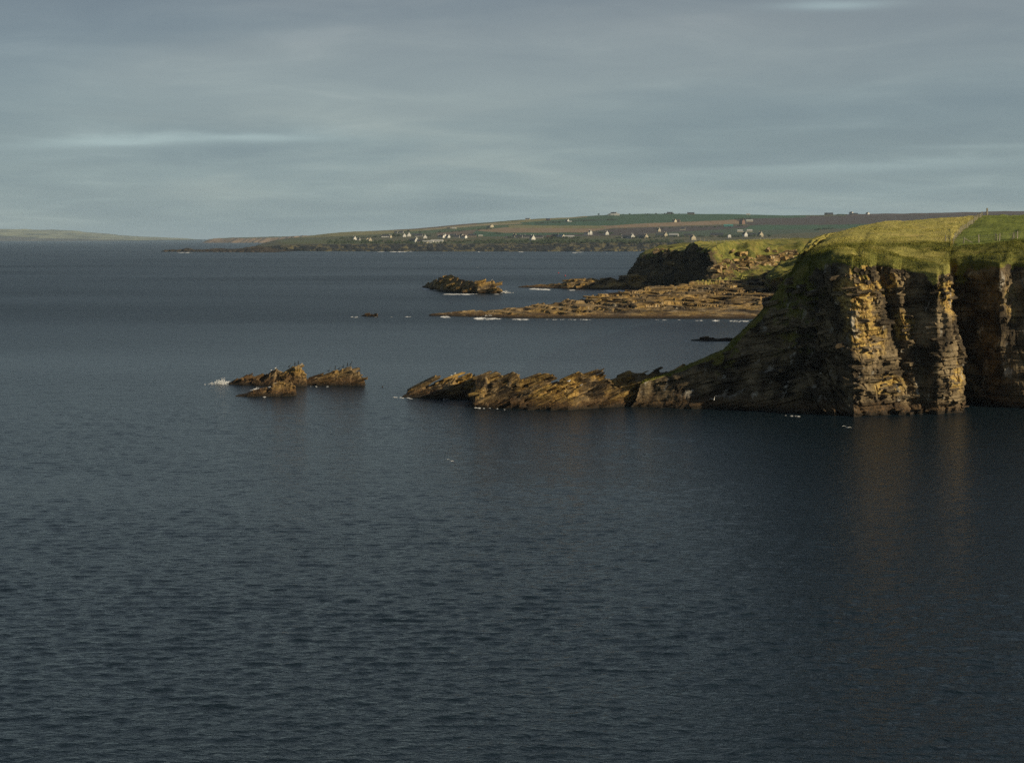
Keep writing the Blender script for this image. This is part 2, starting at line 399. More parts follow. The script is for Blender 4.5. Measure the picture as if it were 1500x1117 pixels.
    o = mesh_np(name, V.reshape(-1, 3), grid_faces(nu, nrow + ngr), mat, parent, True, {'lichen': ('POINT', 'FLOAT', lic.reshape(-1)), 'veg': ('POINT', 'FLOAT_COLOR', col.reshape(-1, 4))})
    # flat-ish shading on the rock, smooth on turf
    return o, V, veg, (nx, ny)

# ---- main headland (cliff with two buttresses, slope down to the reef)
LEFT = [ # back-left coast, going towards the camera
 (215, 640, 217, 632, 24, 235, 640, 26, .8, .6, 8), (128, 500, 130, 498, 27, 132, 500, 29, .8, .6, 6), (85, 430, 86, 428, 29, 92, 430, 32, .8, .6, 5),
 (70, 370, 71, 369, 28, 92, 430, 32, .8, .6, 4), (61, 325, 62, 324, 27, 92, 430, 32, .8, .6, 3),
 (55.5, 303, 56.5, 300, 26, 92, 430, 32, .7, .6, 2),
 (50, 297, 52, 290, 22.5, 51.5, 287, 23, .7, .7, 2), (42, 292, 45, 283, 15.5, 45.5, 281.5, 16, .5, .8, 1.5),
 (34, 288, 38, 279, 9.6, 38.6, 278, 10.0, .3, .8, 1.2),
 (26, 282, 30, 276.5, 6.5, 31, 276, 6.8, .15, .8, 1), (21, 277, 24, 275, 4.5, 25, 275, 4.8, .05, .8, 1), (20, 273, 23, 274, 4.2, 24.4, 274.6, 4.6, .05, .8, 1)]
FRONT = [
 (28, 271, 31, 275, 6.5, 31, 276, 6.8, .10, .9, 1), (36, 268.5, 38.3, 277, 9.6, 38.6, 278, 10.0, .3, 1.3, 1), (43, 265.5, 45, 280, 15.5, 45.5, 281.5, 16, .35, .9, 1),
 (47, 264, 50, 283, 21.5, 51.5, 287, 23, .5, 1.7, 1), (51, 262.3, 52.5, 276, 25, 92, 430, 32, .5, 1.6, 1), (55.8, 260.2, 56.2, 268, 26, 98, 430, 33.6, .25, 1.4, .8),
 (57.6, 258.4, 58.2, 264, 25.2, 100, 430, 34, 0, .85, .8), (68.3, 261.9, 62.2, 265.6, 25.5, 106, 430, 34.8, 0, .8, .8),
 (68.9, 262.6, 63.8, 268.8, 25.6, 108, 430, 34.9, 0, .7, .6), (70.2, 262.6, 66.2, 266.4, 25.3, 111, 430, 35.1, 0, .7, .6), (70.9, 263.1, 68.4, 267.8, 25.2, 113, 430, 35.3, 0, .6, .8),
 (72.5, 261.6, 73.4, 264.2, 24.4, 118, 430, 35.7, 0, .8, .8), (78.9, 264.7, 76.0, 266.6, 24.4, 122, 430, 36, 0, .8, .8),
 (80.5, 274, 77, 276, 24.4, 128, 430, 36.2, .05, .9, 1), (82, 286, 80, 289, 25, 134, 430, 36.4, .1, .9, 1.2),
 (86.5, 277, 85.5, 280, 24.5, 140, 430, 36.5, .15, .9, .9), (87.6, 274.6, 86.9, 273.8, 24.6, 144, 430, 36.5, .0, .6, .8), (90.8, 271.2, 90.2, 276.4, 24.8, 148, 430, 36.5, .0, .6, .8),
 (96, 270.5, 95, 274, 24.8, 154, 430, 36.6, .15, 1, 1.2), (101, 271.5, 100, 275, 25, 162, 430, 36.8, .2, 1, 2.5),
 (125, 268, 125, 273, 26, 190, 430, 37, .3, 1, 6), (150, 262, 151, 268, 27, 230, 430, 38, .3, 1, 8), (185, 220, 190, 224, 28, 330, 430, 40, .3, 1, 10)]
def near_field(x, y):
    # boundary fence line between straw pasture and green field
    line = 87.6 + (y - 305) * (131.9 - 87.6) / 125.0
    fld = smooth(-.6, .6, x - line) * smooth(300, 303, y)
    dry = smooth(.2, -.2, (x - line) / 2) * smooth(292, 305, y + 5 * fbm(x / 8, y / 8, 0, 3, 77)) * smooth(58, 64, x)
    dry = np.maximum(dry, .75 * smooth(.1, .5, fbm(x / 5, y / 5, 0, 3, 78)) * (y < 285) * smooth(54, 60, x) * smooth(84, 72, x))
    return fld, dry
dipm = lambda X: .24 - .16 * smooth(50, 60, X)
land, LV, Lveg, _ = sheet('headland', LEFT + FRONT, .15, 215, 90, R_cliff, dipf=dipm, seed=3, hump=.7, fieldfn=near_field)
tag(land, 'turf-topped sandstone headland with sunlit buttresses falling to the sea', kind='structure')
# land further inland behind the headland's skyline
bx = np.linspace(92, 420, 40); by = np.linspace(429, 520, 14)
BX, BY = np.meshgrid(bx, by, indexing='ij'); BX = BX + (BY - 430) * .25
hz = np.interp(BX - (BY - 430) * .25, [92, 104, 115, 125, 160, 420], [32, 34, 35.2, 35.8, 36.6, 41])
BZ = hz - .1 - (BY - 430) * .030
V = np.stack([BX, BY, BZ], -1).reshape(-1, 3)
inl = mesh_np('inland_pasture', V, grid_faces(40, 14), R_cliff, None, True, {'veg': ('POINT', 'FLOAT_COLOR', np.tile([1, 0, .6, 1], (len(V), 1)))})
tag(inl, 'straw-coloured pasture running back over the headland', kind='structure')

# ---- shadowed cliff between the headland and the rock shelf
KN = [(260, 930, 258, 915, 26, 300, 860, 36, .8, 1, 3), (165, 830, 166, 822, 22, 200, 770, 36, .7, 1, 2), (124, 745, 127, 741, 16, 178, 735, 36, .6, 1, 1),
      (114.5, 705, 117, 703, 14.0, 172, 715, 33, .5, 1, 1), (110.5, 678, 114, 681, 12.0, 172, 700, 33, .4, 1, 1), (120, 664, 123, 669, 15, 176, 692, 33, .5, 1, 1),
      (150, 655, 152, 660, 22, 200, 690, 35, .5, 1, 2), (190, 650, 192, 655, 26, 240, 680, 36, .5, 1, 3), (260, 640, 262, 645, 28, 300, 680, 36, .5, 1, 4)]
kn, KV, Kveg, _ = sheet('shaded_cliff', KN, .7, 50, 40, R_head_shade, cell=(4, 1.6), amp=2.0, seed=31, hump=2.2, pexp=1.0)
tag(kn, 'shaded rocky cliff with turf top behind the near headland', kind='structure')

# ---- second headland beyond the shelf
HN = [(260, 1330, 258, 1320, 20, 300, 1250, 30.5, .6, 1, 4), (150, 1260, 152, 1250, 22, 220, 1200, 30.3, .6, 1, 3), (100, 1140, 104, 1135, 24, 220, 1200, 30.3, .5, 1, 2),
      (77, 1050, 87, 1048, 19, 220, 1200, 30.3, .25, 1, 1), (74, 1000, 84, 1000, 18, 220, 1200, 30.3, .15, 1.1, 1), (79, 930, 88, 934, 22, 225, 1200, 30.3, .15, 1.2, 1), (80, 872, 89, 884, 24, 228, 1200, 30.3, .12, 1.2, 1),
      (91, 818, 95, 824, 26, 232, 1200, 30.3, .05, 1.2, 1), (96, 762, 98.5, 775, 26.0, 236, 1200, 30.3, .05, 1, 1), (98, 748, 101, 775, 25, 238, 1200, 30.3, .3, 1.2, 1),
      (102, 742, 106, 790, 25.5, 240, 1200, 30.3, .72, 1.2, 1), (112, 745, 117, 815, 26.5, 260, 1200, 30.3, .75, 1.2, 1), (135, 760, 140, 830, 27.5, 290, 1200, 30.4, .75, 1.2, 1.5),
      (180, 780, 185, 840, 28.5, 350, 1200, 30.5, .8, 1.2, 3), (300, 800, 300, 850, 30, 520, 1200, 31, .8, 1, 5)]
hd, HV, Hveg, _ = sheet('far_headland', HN, .6, 75, 40, R_head_shade, cell=(3.5, 1.5), amp=2.6, seed=47, hump=.6, rim=1.6)
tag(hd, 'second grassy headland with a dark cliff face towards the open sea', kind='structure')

# ------------------------------------------------------------------ rock heightfields (reefs, islets, shelf)
slab_meshes = {}
def make_slab_variants(mat, key, n=8):
    out = []
    for i in range(n):
        bm = bmesh.new(); bmesh.ops.create_cube(bm, size=1)
        bmesh.ops.subdivide_edges(bm, edges=bm.edges[:], cuts=1, use_grid_fill=True)
        r = random.Random(i * 7 + hash(key) % 5 * 0)
        tx, ty = r.uniform(-.2, .2), r.uniform(-.2, .2)
        for v in bm.verts:
            k = .10
            v.co.x += r.uniform(-k, k); v.co.y += r.uniform(-k, k); v.co.z += r.uniform(-.09, .09)
            if v.co.z > .2: v.co.x = v.co.x * r.uniform(.84, .98) + tx * .4; v.co.y = v.co.y * r.uniform(.84, .98) + ty * .4
        me = bpy.data.meshes.new('rock_slab'); bm.to_mesh(me); bm.free(); me.materials.append(mat); out.append(me)
    return out
def add_slab(meshes, loc, rot, scale, parent, name='rock_slab'):
    o = bpy.data.objects.new(name, random.choice(meshes)); o.location = loc; o.rotation_euler = rot; o.scale = scale
    return put(o, parent)
def bvh_of(o):
    me = o.data; n = len(me.vertices); v = np.empty(n * 3, np.float32); me.vertices.foreach_get('co', v)
    return BVHTree.FromPolygons([tuple(p) for p in v.reshape(-1, 3)], [tuple(p.vertices) for p in me.polygons])
EYE = Vector((0, 0, H))
def shoot(bvh, px, py):
    d = Vector(((px - 750) / F, 1, -(py - HOR) / F)).normalized()
    return bvh.ray_cast(EYE, d)
def skyline(bvh, px, p0, p1, step=.25):
    py = p0
    while py < p1:
        hit = shoot(bvh, px, py)
        if hit[0] is not None: return hit
        py += step
    return (None, None, None, None)

def reef(name, sil, front, depth, mat, res, cell, dip, label, cat, nslab=0, slab_size=(1.6, 1.2, .5), seed=1, rough=1.0, crest=.15, structure=False, yrot=0.0, group=None, back=None):
    """sil: photo skyline (px,py); front: list (px,py) of the waterline; the rock is a real volume between"""
    sil = np.array(sil, float); fr = np.array(front, float)
    def Yf(px): return Ysea(np.interp(px, fr[:, 0], fr[:, 1]))
    p0, p1 = sil[0, 0], sil[-1, 0]
    Ym = Yf((p0 + p1) / 2)
    n = int((p1 - p0) / F * Ym / res) + 2; m = int(depth / res) + 2
    pxs = np.linspace(p0, p1, n); v = np.linspace(-1, 1, m)
    PX, Vv = np.meshgrid(pxs, v, indexing='ij')
    dloc = depth * np.interp(PX, [p0, p0 + .12 * (p1 - p0), p1 - .12 * (p1 - p0), p1], [.35, 1, 1, .45 if not back else 1])
    yf = Yf(PX); yc = yf + dloc * (crest + 1) / 2
    Y = yf + dloc * (Vv + 1) / 2
    X = (PX - 750) / F * yc + (Y - yc) * yrot
    zt = H - (np.interp(PX, sil[:, 0], sil[:, 1]) - HOR) / F * yc
    up = np.clip((Vv + 1) / (crest + 1), 0, 1); dn = np.clip((1 - Vv) / (1 - crest), 0, 1)
    e = np.where(Vv < crest, up ** .75, dn ** .6)
    ed = fbm(X / (cell[0] * 1.2), Y / cell[0], 0, 4, seed + 3)
    Z = zt * e
    amp = np.clip(Z, 0, 4) / 4
    for (cs, k, sd) in ((1.0, 1.0, 0), (.42, .5, 1), (.18, .26, 2)):
        cxx, cyy, h1, h2, dd = cells(X, Y, cell[0] * cs, cell[1] * cs, seed + 20 + sd)
        pl = math.tan(dip) * (X - cxx) * (.8 + .4 * h2) + .12 * (h1 - .5) * (Y - cyy)
        edge = smooth(0, .10, dd)
        Z = Z + rough * k * (pl * 1.0 + (h1 - .55) * cell[2] * cs) * np.clip(Z / 1.5, 0, 1) * (.35 + .65 * edge)
    Z = Z + ed * .35 * rough * amp + .10 * fbm(X * 1.4, Y * 1.4, 0, 3, seed + 8)
    border = np.minimum(np.minimum((PX - p0), (p1 - PX)) / F * Ym, dloc * (1 - np.abs(Vv)) / 2) + .6 * fbm(X / 2.5, Y / 2.5, 0, 3, seed + 9) * min(1, cell[0] / 4)
    Z = np.where(border < .5, Z - (0.5 - border) * 1.6, Z)
    Z = np.maximum(Z, -1.2)
    # horizontal pushes by bedding so that scarps are not straight
    B = Z - math.tan(dip) * X
    for t, am in ((.8, .16), (.3, .08)):
        bi = np.floor(B / (t * cell[2])); sh = hsh(bi, seed) - .5
        gx, gy = np.gradient(Z, res, res)
        gl = np.sqrt(gx ** 2 + gy ** 2) + 1e-6; wgt = smooth(.5, 1.6, gl)
        X = X - gx / gl * sh * am * wgt * cell[2]; Y = Y - gy / gl * sh * am * wgt * cell[2]
    V = np.stack([X, Y, Z], -1).reshape(-1, 3)
    cen = V[:, :2].mean(0)
    if structure:
        root = mesh_np(name, V, grid_faces(n, m), mat, None, False); tag(root, label, kind='structure'); body = root; off = Vector((0, 0, 0))
    else:
        root = empty(name, (cen[0], cen[1], 0)); tag(root, label, cat, group)
        V2 = V - np.array([cen[0], cen[1], 0]); off = Vector((cen[0], cen[1], 0))
        body = mesh_np('bedrock', V2, grid_faces(n, m), mat, root, False)
    me = body.data
    bv = BVHTree.FromPolygons([tuple(p) for p in V], [tuple(f) for f in grid_faces(n, m)])
    meshes = slab_meshes.setdefault(mat.name, None) or make_slab_variants(mat, mat.name); slab_meshes[mat.name] = meshes
    r = random.Random(seed); k = 0; tries = 0
    while k < nslab and tries < nslab * 12:
        tries += 1
        px = r.uniform(p0 + .04 * (p1 - p0), p1 - .03 * (p1 - p0)); py = r.uniform(min(sil[:, 1]), max(fr[:, 1]))
        hit = shoot(bv, px, py)
        if hit[0] is None or hit[0].z < .35: continue
        s = r.uniform(.6, 1.5) * (1.35 if r.random() < .2 else 1)
        sz = (slab_size[0] * s * r.uniform(.7, 1.5), slab_size[1] * s * r.uniform(.7, 1.3), slab_size[2] * s * r.uniform(.6, 1.3))
        p = hit[0] - off + Vector((0, .15, sz[2] * .08))
        add_slab(meshes, p, (r.uniform(-.12, .18), -dip + r.uniform(-.1, .1), yrot * .3 + r.uniform(-.35, .35)), sz, root); k += 1
    return root, bv

SPIT = [(588, 579), (600, 575), (620, 567), (640, 560), (660, 556), (672, 553), (690, 551), (720, 550), (752, 548), (758, 554), (780, 550), (787, 551), (800, 556), (825, 556), (835, 551), (850, 546), (864, 543), (872, 548), (885, 549), (890, 556), (902, 556),
        (906, 552), (925, 544), (930, 543), (940, 545), (950, 549), (955, 547), (985, 540), (1000, 536), (1040, 526)]
SPF = [(588, 582), (640, 584), (690, 585), (697, 597), (760, 599), (830, 601), (880, 597), (930, 595), (985, 594), (1040, 594)]
spit, spit_b = reef('rock_spit', SPIT, SPF, 15, R_spit, .16, (5.5, 4.5, 1.2), math.radians(22), 'long low reef of tilted orange-brown rock beds running out from the headland', 'reef',
                    270, (2.6, 1.1, .34), 5, .55, .1, back=True)
A_, Ab = reef('rock_islet', [(333, 562), (345, 556), (356, 551), (378, 549), (388, 552), (394, 546), (405, 543), (415, 541), (428, 536), (436, 533), (441, 537), (443, 544), (449, 549), (450, 558)],
     [(333, 563), (380, 565), (420, 566), (450, 566)], 8, R_islet, .13, (3.2, 3, 1.0), math.radians(24),
     'tallest pale-crested sea rock with guano on top and surf at its left end', 'sea rock', 34, (1.2, .9, .4), 11, .7)
B_, Bb = reef('rock_islet', [(438, 560), (450, 555), (462, 552), (475, 548), (485, 546), (497, 541), (508, 537), (515, 536), (517, 545), (526, 543), (529, 549), (536, 560)],
     [(438, 564), (480, 565), (536, 565)], 7, R_islet, .13, (5.0, 3, .9), math.radians(20),
     'long tilted wedge of dark rock in the water, right of the pale-crested sea rock', 'sea rock', 26, (2.2, .8, .28), 12, .38)
C_, Cb = reef('rock_islet', [(342, 580), (360, 575), (372, 571), (385, 568), (395, 569), (400, 561), (410, 561), (427, 559), (430, 566), (435, 574), (436, 576)],
     [(342, 581), (395, 581), (436, 580)], 5, R_islet, .12, (2.6, 2, .8), math.radians(22),
     'small low rock in front of the pale-crested sea rock', 'sea rock', 18, (1.0, .7, .35), 13, .6)
D_, Db = reef('rock_islet', [(619, 418), (628, 412), (640, 409), (650, 404), (660, 402), (668, 407), (678, 410), (695, 412), (705, 411), (722, 412), (728, 419), (733, 428)],
     [(619, 421), (650, 427), (700, 430), (733, 430)], 16, R_spit, .35, (9, 7, 2.2), math.radians(12),
     'humped brown rock island with surf at its right end, out in the bay', 'sea rock', 22, (4, 3, 1.2), 14, .7)
E_, Eb = reef('rock_reef', [(758, 420), (790, 417), (805, 416), (825, 413), (850, 409), (866, 407), (880, 412), (886, 411), (893, 407), (905, 410), (915, 407), (935, 404), (965, 403), (985, 408)],
     [(758, 421), (830, 423), (900, 424), (985, 424)], 24, R_spit, .45, (9, 7, 2.0), math.radians(6),
     'low dark reef between the rock island and the far headland', 'reef', 26, (4.5, 3, 1.0), 15, .55)
G_, Gb = reef('rock_islet', [(529, 462), (540, 460), (552, 458), (554, 461)], [(529, 463), (554, 464)], 5, R_islet, .2, (4, 3, .9), math.radians(10),
     'tiny brown rock off the tip of the rock shelf', 'sea rock', 3, (2, 1.2, .5), 16)
I_, Ib = reef('rock_islet', [(556, 566), (559, 564.6), (562, 565), (564, 567)], [(556, 567), (564, 567.3)], 1.5, R_islet, .1, (1, 1, .2), math.radians(10),
     'smallest reddish rock just awash left of the reef tip', 'sea rock', 0, (1, 1, 1), 17, rough=.3)
J_, Jb = reef('rock_reef', [(1010, 498), (1030, 495.5), (1042, 495), (1060, 495.5), (1075, 494.5), (1084, 494.5), (1094, 497)], [(1010, 499.5), (1050, 500), (1094, 499.5)], 8, R_islet, .25, (5, 4, .7), math.radians(5),
     'dark low reef awash in the cove behind the near headland', 'reef', 5, (2.5, 1.4, .5), 18, rough=.5)

# ---- rock shelf (mid distance)
tab = np.array([(628, 600, .2), (650, 601, 1.0), (740, 606, 2.3), (800, 620, 3.6), (860, 640, 5.0), (900, 660, 6.6), (950, 695, 8.0), (1000, 722, 8.8), (1040, 750, 9.6), (1075, 770, 10.5), (1140, 790, 12.5)], float)
tx = (tab[:, 0] - 750) / F * tab[:, 1]
xs_ = np.arange(tx[0], 125, .38); vv = np.linspace(0, 1.25, 300)
XX, VV = np.meshgrid(xs_, vv, indexing='ij')
yf = np.interp(XX, [-33, -15, 0, 125], [598, 588, 579.5, 568]); yc = np.interp(XX, tx, tab[:, 1]); zc = np.interp(XX, tx, tab[:, 2])
YY = yf + (yc - yf) * VV
prof = np.interp(VV, [0, .02, .22, .32, .5, .62, .85, 1.0, 1.12, 1.25], [-.12, .03, .30, .36, .56, .66, .86, 1.0, .85, -.2])
ZZ = prof * zc
right = smooth(60, 80, XX)
for cs, k, sd in ((1, 1, 0), (.45, .6, 1), (.2, .35, 2)):
    cxx, cyy, h1, h2, dd = cells(XX, YY, 13 * cs, 9 * cs, 200 + sd)
    ZZ = ZZ + k * (.10 * (XX - cxx) + .06 * (h2 - .3) * (YY - cyy) + (h1 - .5) * 1.5 * cs) * smooth(.10, .34, VV) * np.clip(zc / 4, .2, 1) * (.3 + .7 * smooth(0, .1, dd)) * (VV < 1.2)
t_ = 1.25; zq = ZZ + .05 * XX + .5 * fbm(XX / 14, YY / 14, 0, 2, 301)
stp = np.floor(zq / t_) * t_ + t_ * smooth(.72, .98, zq / t_ - np.floor(zq / t_))
ZZ = np.where(VV < 1.1, ZZ + (stp - zq) * smooth(.2, .35, VV) * np.clip(zc / 5, 0, 1) * .85, ZZ)
ZZ = ZZ + .16 * fbm(XX / 1.6, YY / 1.6, 0, 3, 302) * (VV > .02)
V = np.stack([XX + .5 * fbm(XX / 3, YY / 3, ZZ / 2, 2, 303), YY + .8 * fbm(XX / 3, YY / 3, ZZ / 2, 2, 304), ZZ], -1)
vg = .75 * smooth(.75, 1.05, VV) * smooth(70, 100, XX) + .15 * fbm(XX / 5, YY / 5, 0, 3, 305)
colr = np.stack([np.clip(vg, 0, 1), XX * 0, .3 + XX * 0, XX * 0 + 1], -1)
shelf = mesh_np('rock_shelf', V.reshape(-1, 3), grid_faces(len(xs_), len(vv)), R_plat, None, False, {'veg': ('POINT', 'FLOAT_COLOR', colr.reshape(-1, 4))})
tag(shelf, 'broad stepped shelf of sunlit brown rock below the far headland', kind='structure')
shelf_b = bvh_of(shelf)
head_b = bvh_of(hd)
R_out_lit = rock_mat('outcrop_rock_lit_tint', .8, .3, (1.5, 1.4, 1.2), algae=False, dip=-.1, pale=.9)  # brightened copy: the sunlight on the far headland's outcrops is in the tint
pl_sl = make_slab_variants(R_plat, 'p'); hp_sl = make_slab_variants(R_out_lit, 'h'); cl_sl = make_slab_variants(R_cliff, 'c')
r = random.Random(21)
for i in range(95):
    px = r.uniform(860, 1128); py = r.uniform(412, 447)
    hit = shoot(shelf_b, px, py)
    if hit[0] is None: continue
    s = r.uniform(.6, 1.6)
    add_slab(pl_sl, hit[0] + Vector((0, .4, .15)), (r.uniform(-.08, .1), r.uniform(-.12, .05), r.uniform(-.4, .4)), (6.5 * s * r.uniform(.6, 1.4), 3.4 * s, .9 * s * r.uniform(.6, 1.2)), shelf)
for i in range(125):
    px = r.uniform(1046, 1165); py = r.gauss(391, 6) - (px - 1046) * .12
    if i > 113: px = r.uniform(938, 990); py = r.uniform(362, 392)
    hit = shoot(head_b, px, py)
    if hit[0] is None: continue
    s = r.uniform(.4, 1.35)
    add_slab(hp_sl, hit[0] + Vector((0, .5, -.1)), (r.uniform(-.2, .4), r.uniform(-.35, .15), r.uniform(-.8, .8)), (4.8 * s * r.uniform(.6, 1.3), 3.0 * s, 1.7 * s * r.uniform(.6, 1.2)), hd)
land_b = bvh_of(land)
# ledges proud of the sunlit buttresses
k = 0
for i in range(900):
    if k >= 190: break
    if r.random() < .68: px = r.uniform(1247, 1345); py = r.uniform(415, 606)
    else: px = r.uniform(1362, 1410); py = r.uniform(420, 606)
    hit = shoot(land_b, px, py)
    if hit[0] is None or hit[0].y > 272: continue
    n = hit[1]
    if n.y > 0: n = -n
    az = math.atan2(n.x, -n.y); s = r.uniform(.5, 1.25)
    add_slab(cl_sl, hit[0] + Vector((-n.x * .15, .25, 0)), (r.uniform(-.05, .05), -.08 + r.uniform(-.05, .05), max(-.8, min(.8, az)) + r.uniform(-.2, .2)),
             (1.9 * s * r.uniform(.6, 1.5), 1.2 * s, .34 * r.uniform(.6, 1.7)), land); k += 1
k = 0
for i in range(600):
    if k >= 75: break
    px = r.uniform(1030, 1240); py = r.uniform(400, 600)
    hit = shoot(land_b, px, py)
    if hit[0] is None or hit[0].y > 290: continue
    s = r.uniform(.6, 1.5)
    add_slab(cl_sl, hit[0] + Vector((0, .2, -.05)), (r.uniform(-.05, .15), -.24 + r.uniform(-.05, .05), r.uniform(-.4, .3)), (2.8 * s * r.uniform(.6, 1.5), 1.3 * s, .42 * r.uniform(.6, 1.7)), land); k += 1
# loose blocks weathering out under the turf lip
for i in range(90):
    if i < 62: px = r.gauss(1285, 19); py = 404 + abs(px - 1285) * .12 + r.uniform(-13, 8)
    elif i < 74: px = r.uniform(1383, 1394); py = r.uniform(398, 440)
    else: px = r.uniform(1466, 1492); py = r.uniform(400, 475)
    hit = shoot(land_b, px, py)
    if hit[0] is None: continue
    s = r.uniform(.4, .95)
    add_slab(cl_sl, hit[0] + Vector((0, .05, 0)), (r.uniform(-.3, .3), r.uniform(-.5, .5), r.uniform(-1, 1)), (1.15 * s, 1.0 * s, .95 * s), land, 'boulder')

# ------------------------------------------------------------------ far coast with fields
def field_mat():
    m = MT('farmland'); a = m.attr('field')
    n = m.noise(.02, 5, .6); c = m.mix(.6, a.outputs['Color'], m.ramp(n, [(0.3, .95), (0.7, 1.6)]), 'MULTIPLY')
    n2 = m.noise(.12, 4, .7, (1, .4, 1)); c = m.mix(.45, c, m.ramp(n2, [(0.3, .6), (0.7, 1.35)]), 'MULTIPLY')
    m.l(c, m.b.inputs['Base Color']); return m.m
FIELD = field_mat()
def inpoly(x, y, P):
    r = np.zeros(x.shape, bool); n = len(P)
    for i in range(n):
        x0, y0 = P[i]; x1, y1 = P[(i + 1) % n]
        if y0 == y1: continue
        c = ((y0 > y) != (y1 > y)) & (x < (x1 - x0) * (y - y0) / (y1 - y0) + x0)
        r ^= c
    return r
RIDGE = np.array([(366, 363.5), (376, 359), (390, 355), (405, 351.5), (425, 349), (450, 346), (480, 342), (520, 339), (560, 337.5), (600, 335.5), (650, 331), (700, 326.5), (760, 322), (820, 319), (870, 316), (900, 314), (940, 313.5), (1000, 313), (1080, 314), (1150, 315.5), (1200, 315), (1260, 313.5), (1330, 312.5), (1400, 311), (1500, 309), (1620, 306)], float)
SHORE = np.array([(300, 366), (380, 367), (480, 368), (640, 368.5), (800, 368.5), (940, 368), (1620, 368)], float)
TOP = np.array([(360, 366), (380, 362.5), (410, 359), (480, 358), (560, 357), (640, 357), (700, 357), (800, 355), (940, 354.5), (1620, 354)], float)
def far_Y(a, py):
    top = np.interp(a, TOP[:, 0], TOP[:, 1]); rd = np.interp(a, RIDGE[:, 0], RIDGE[:, 1])
    t = (top - py) / (top - rd); return 3900 + 3000 * t
def far_pt(a, py):
    Y = float(far_Y(a, py)); return Vector(W(a, py, Y))
G1, G2, G3 = (.055, .085, .028), (.035, .078, .035), (.028, .048, .022)
TAN, KH, BR, PL, MO, ST = (.21, .145, .085), (.17, .155, .06), (.12, .085, .055), (.055, .042, .038), (.06, .045, .038), (.25, .21, .12)
POLYS = [
 ([(340, 353), (480, 350), (620, 344), (780, 338), (1000, 330), (1600, 325), (1600, 360), (340, 362)], (.075, .072, .035)),
 ([(480, 340), (560, 337), (620, 333), (620, 338), (560, 342.5), (480, 347), (400, 349), (400, 345)], KH),
 ([(545, 337), (700, 324), (700, 328.5), (600, 337), (545, 338.5)], BR),
 ([(600, 340), (660, 335), (700, 331.5), (780, 327), (780, 330.5), (700, 335.5), (650, 340), (600, 342.5)], G1),
 ([(620, 335.5), (700, 328.5), (790, 322), (790, 326), (700, 331), (620, 337.5)], ST),
 ([(640, 341), (700, 336.5), (760, 333), (720, 338), (690, 345), (640, 346)], BR),
 ([(690, 345), (697, 338), (740, 340), (860, 342), (860, 346.5), (690, 346.5)], G2),
 ([(700, 337), (745, 333), (820, 334), (870, 334.5), (900, 334), (860, 340), (740, 341), (700, 338.5)], TAN),
 ([(745, 329.5), (790, 330), (900, 331), (960, 330), (900, 334), (745, 334)], KH),
 ([(760, 326), (800, 321.5), (860, 317.5), (900, 314), (940, 312), (1000, 312), (1100, 312), (1100, 320), (960, 326.5), (880, 331), (780, 330)], G2),
 ([(790, 326), (860, 321.5), (905, 321.2), (905, 322.6), (840, 324.5), (790, 327.5)], G3),
 ([(720, 326), (800, 320), (860, 316.5), (860, 318.5), (800, 323), (730, 328)], KH),
 ([(880, 331), (960, 326.5), (1040, 324), (1085, 321.5), (1085, 328), (960, 332), (890, 334.5)], TAN),
 ([(860, 340.5), (900, 335.5), (960, 332.5), (1100, 330.5), (1100, 334), (1020, 338), (960, 341.5), (930, 345), (860, 345)], PL),
 ([(740, 346), (860, 343), (870, 345.5), (740, 349)], PL),
 ([(960, 341.5), (1020, 338), (1100, 333.5), (1200, 332), (1200, 340), (1100, 345), (960, 347)], (.05, .07, .04)),
 ([(1075, 321), (1130, 317.5), (1270, 316), (1420, 314), (1600, 309), (1600, 324), (1270, 330), (1100, 330.5)], MO),
 ([(1100, 329.8), (1290, 328.5), (1290, 334), (1190, 336), (1090, 336.5)], G2),
 ([(1100, 314), (1180, 316), (1180, 318.5), (1100, 320)], G2),
 ([(1240, 300), (1600, 300), (1600, 313), (1400, 314.5), (1240, 316.5)], (.075, .052, .042)),
 ([(480, 353), (620, 350), (780, 349.5), (940, 350), (940, 355), (700, 356), (480, 357)], (.055, .07, .026)),
 ([(540, 352), (620, 350), (760, 351), (700, 353.5), (560, 354.5)], (.10, .085, .045)),
 ([(400, 352), (500, 350), (500, 356), (420, 357)], (.075, .085, .03)),
]
aa = np.arange(366, 1620, 1.6); NA = len(aa)
t_cl = np.linspace(0, 1, 14); t_f = np.linspace(0, 1, 120)
rows = []
A2 = aa[:, None]
sh = np.interp(A2, SHORE[:, 0], SHORE[:, 1]); tp = np.interp(A2, TOP[:, 0], TOP[:, 1]); rd = np.interp(A2, RIDGE[:, 0], RIDGE[:, 1])
ysh = Ysea(sh); ztp = H - (tp - HOR) / F * 3900
Yc = ysh + (3900 - ysh) * t_cl ** 1.2; Zc = -2 + (ztp + 2) * t_cl ** .75
wob = fbm(A2 / 6, t_cl * 3, 0, 4, 400)
Yc = Yc + 55 * fbm(A2 / 14, t_cl * 2, 0, 4, 401) * (1 - t_cl ** 3); Zc = Zc + 5.0 * wob * np.sin(np.pi * t_cl)
PYf = tp + (rd - tp) * t_f; Yfld = 3900 + 3000 * t_f + 0 * A2; Zf = H - (PYf - HOR) / F * Yfld
Zf = Zf + 1.6 * fbm(A2 / 22, t_f * 8, 0, 4, 402) * (t_f > 0) 
Yb = np.concatenate([Yfld[:, -1:] + 600, Yfld[:, -1:] + 1800], 1); Zb = np.concatenate([Zf[:, -1:] - 8, Zf[:, -1:] - 60], 1)
YA = np.concatenate([Yc, Yfld[:, 1:], Yb], 1); ZA = np.concatenate([Zc, Zf[:, 1:], Zb], 1)
XA = (A2 - 750) / F * YA
pyA = HOR - (ZA - H) / YA * F
nr = YA.shape[1]
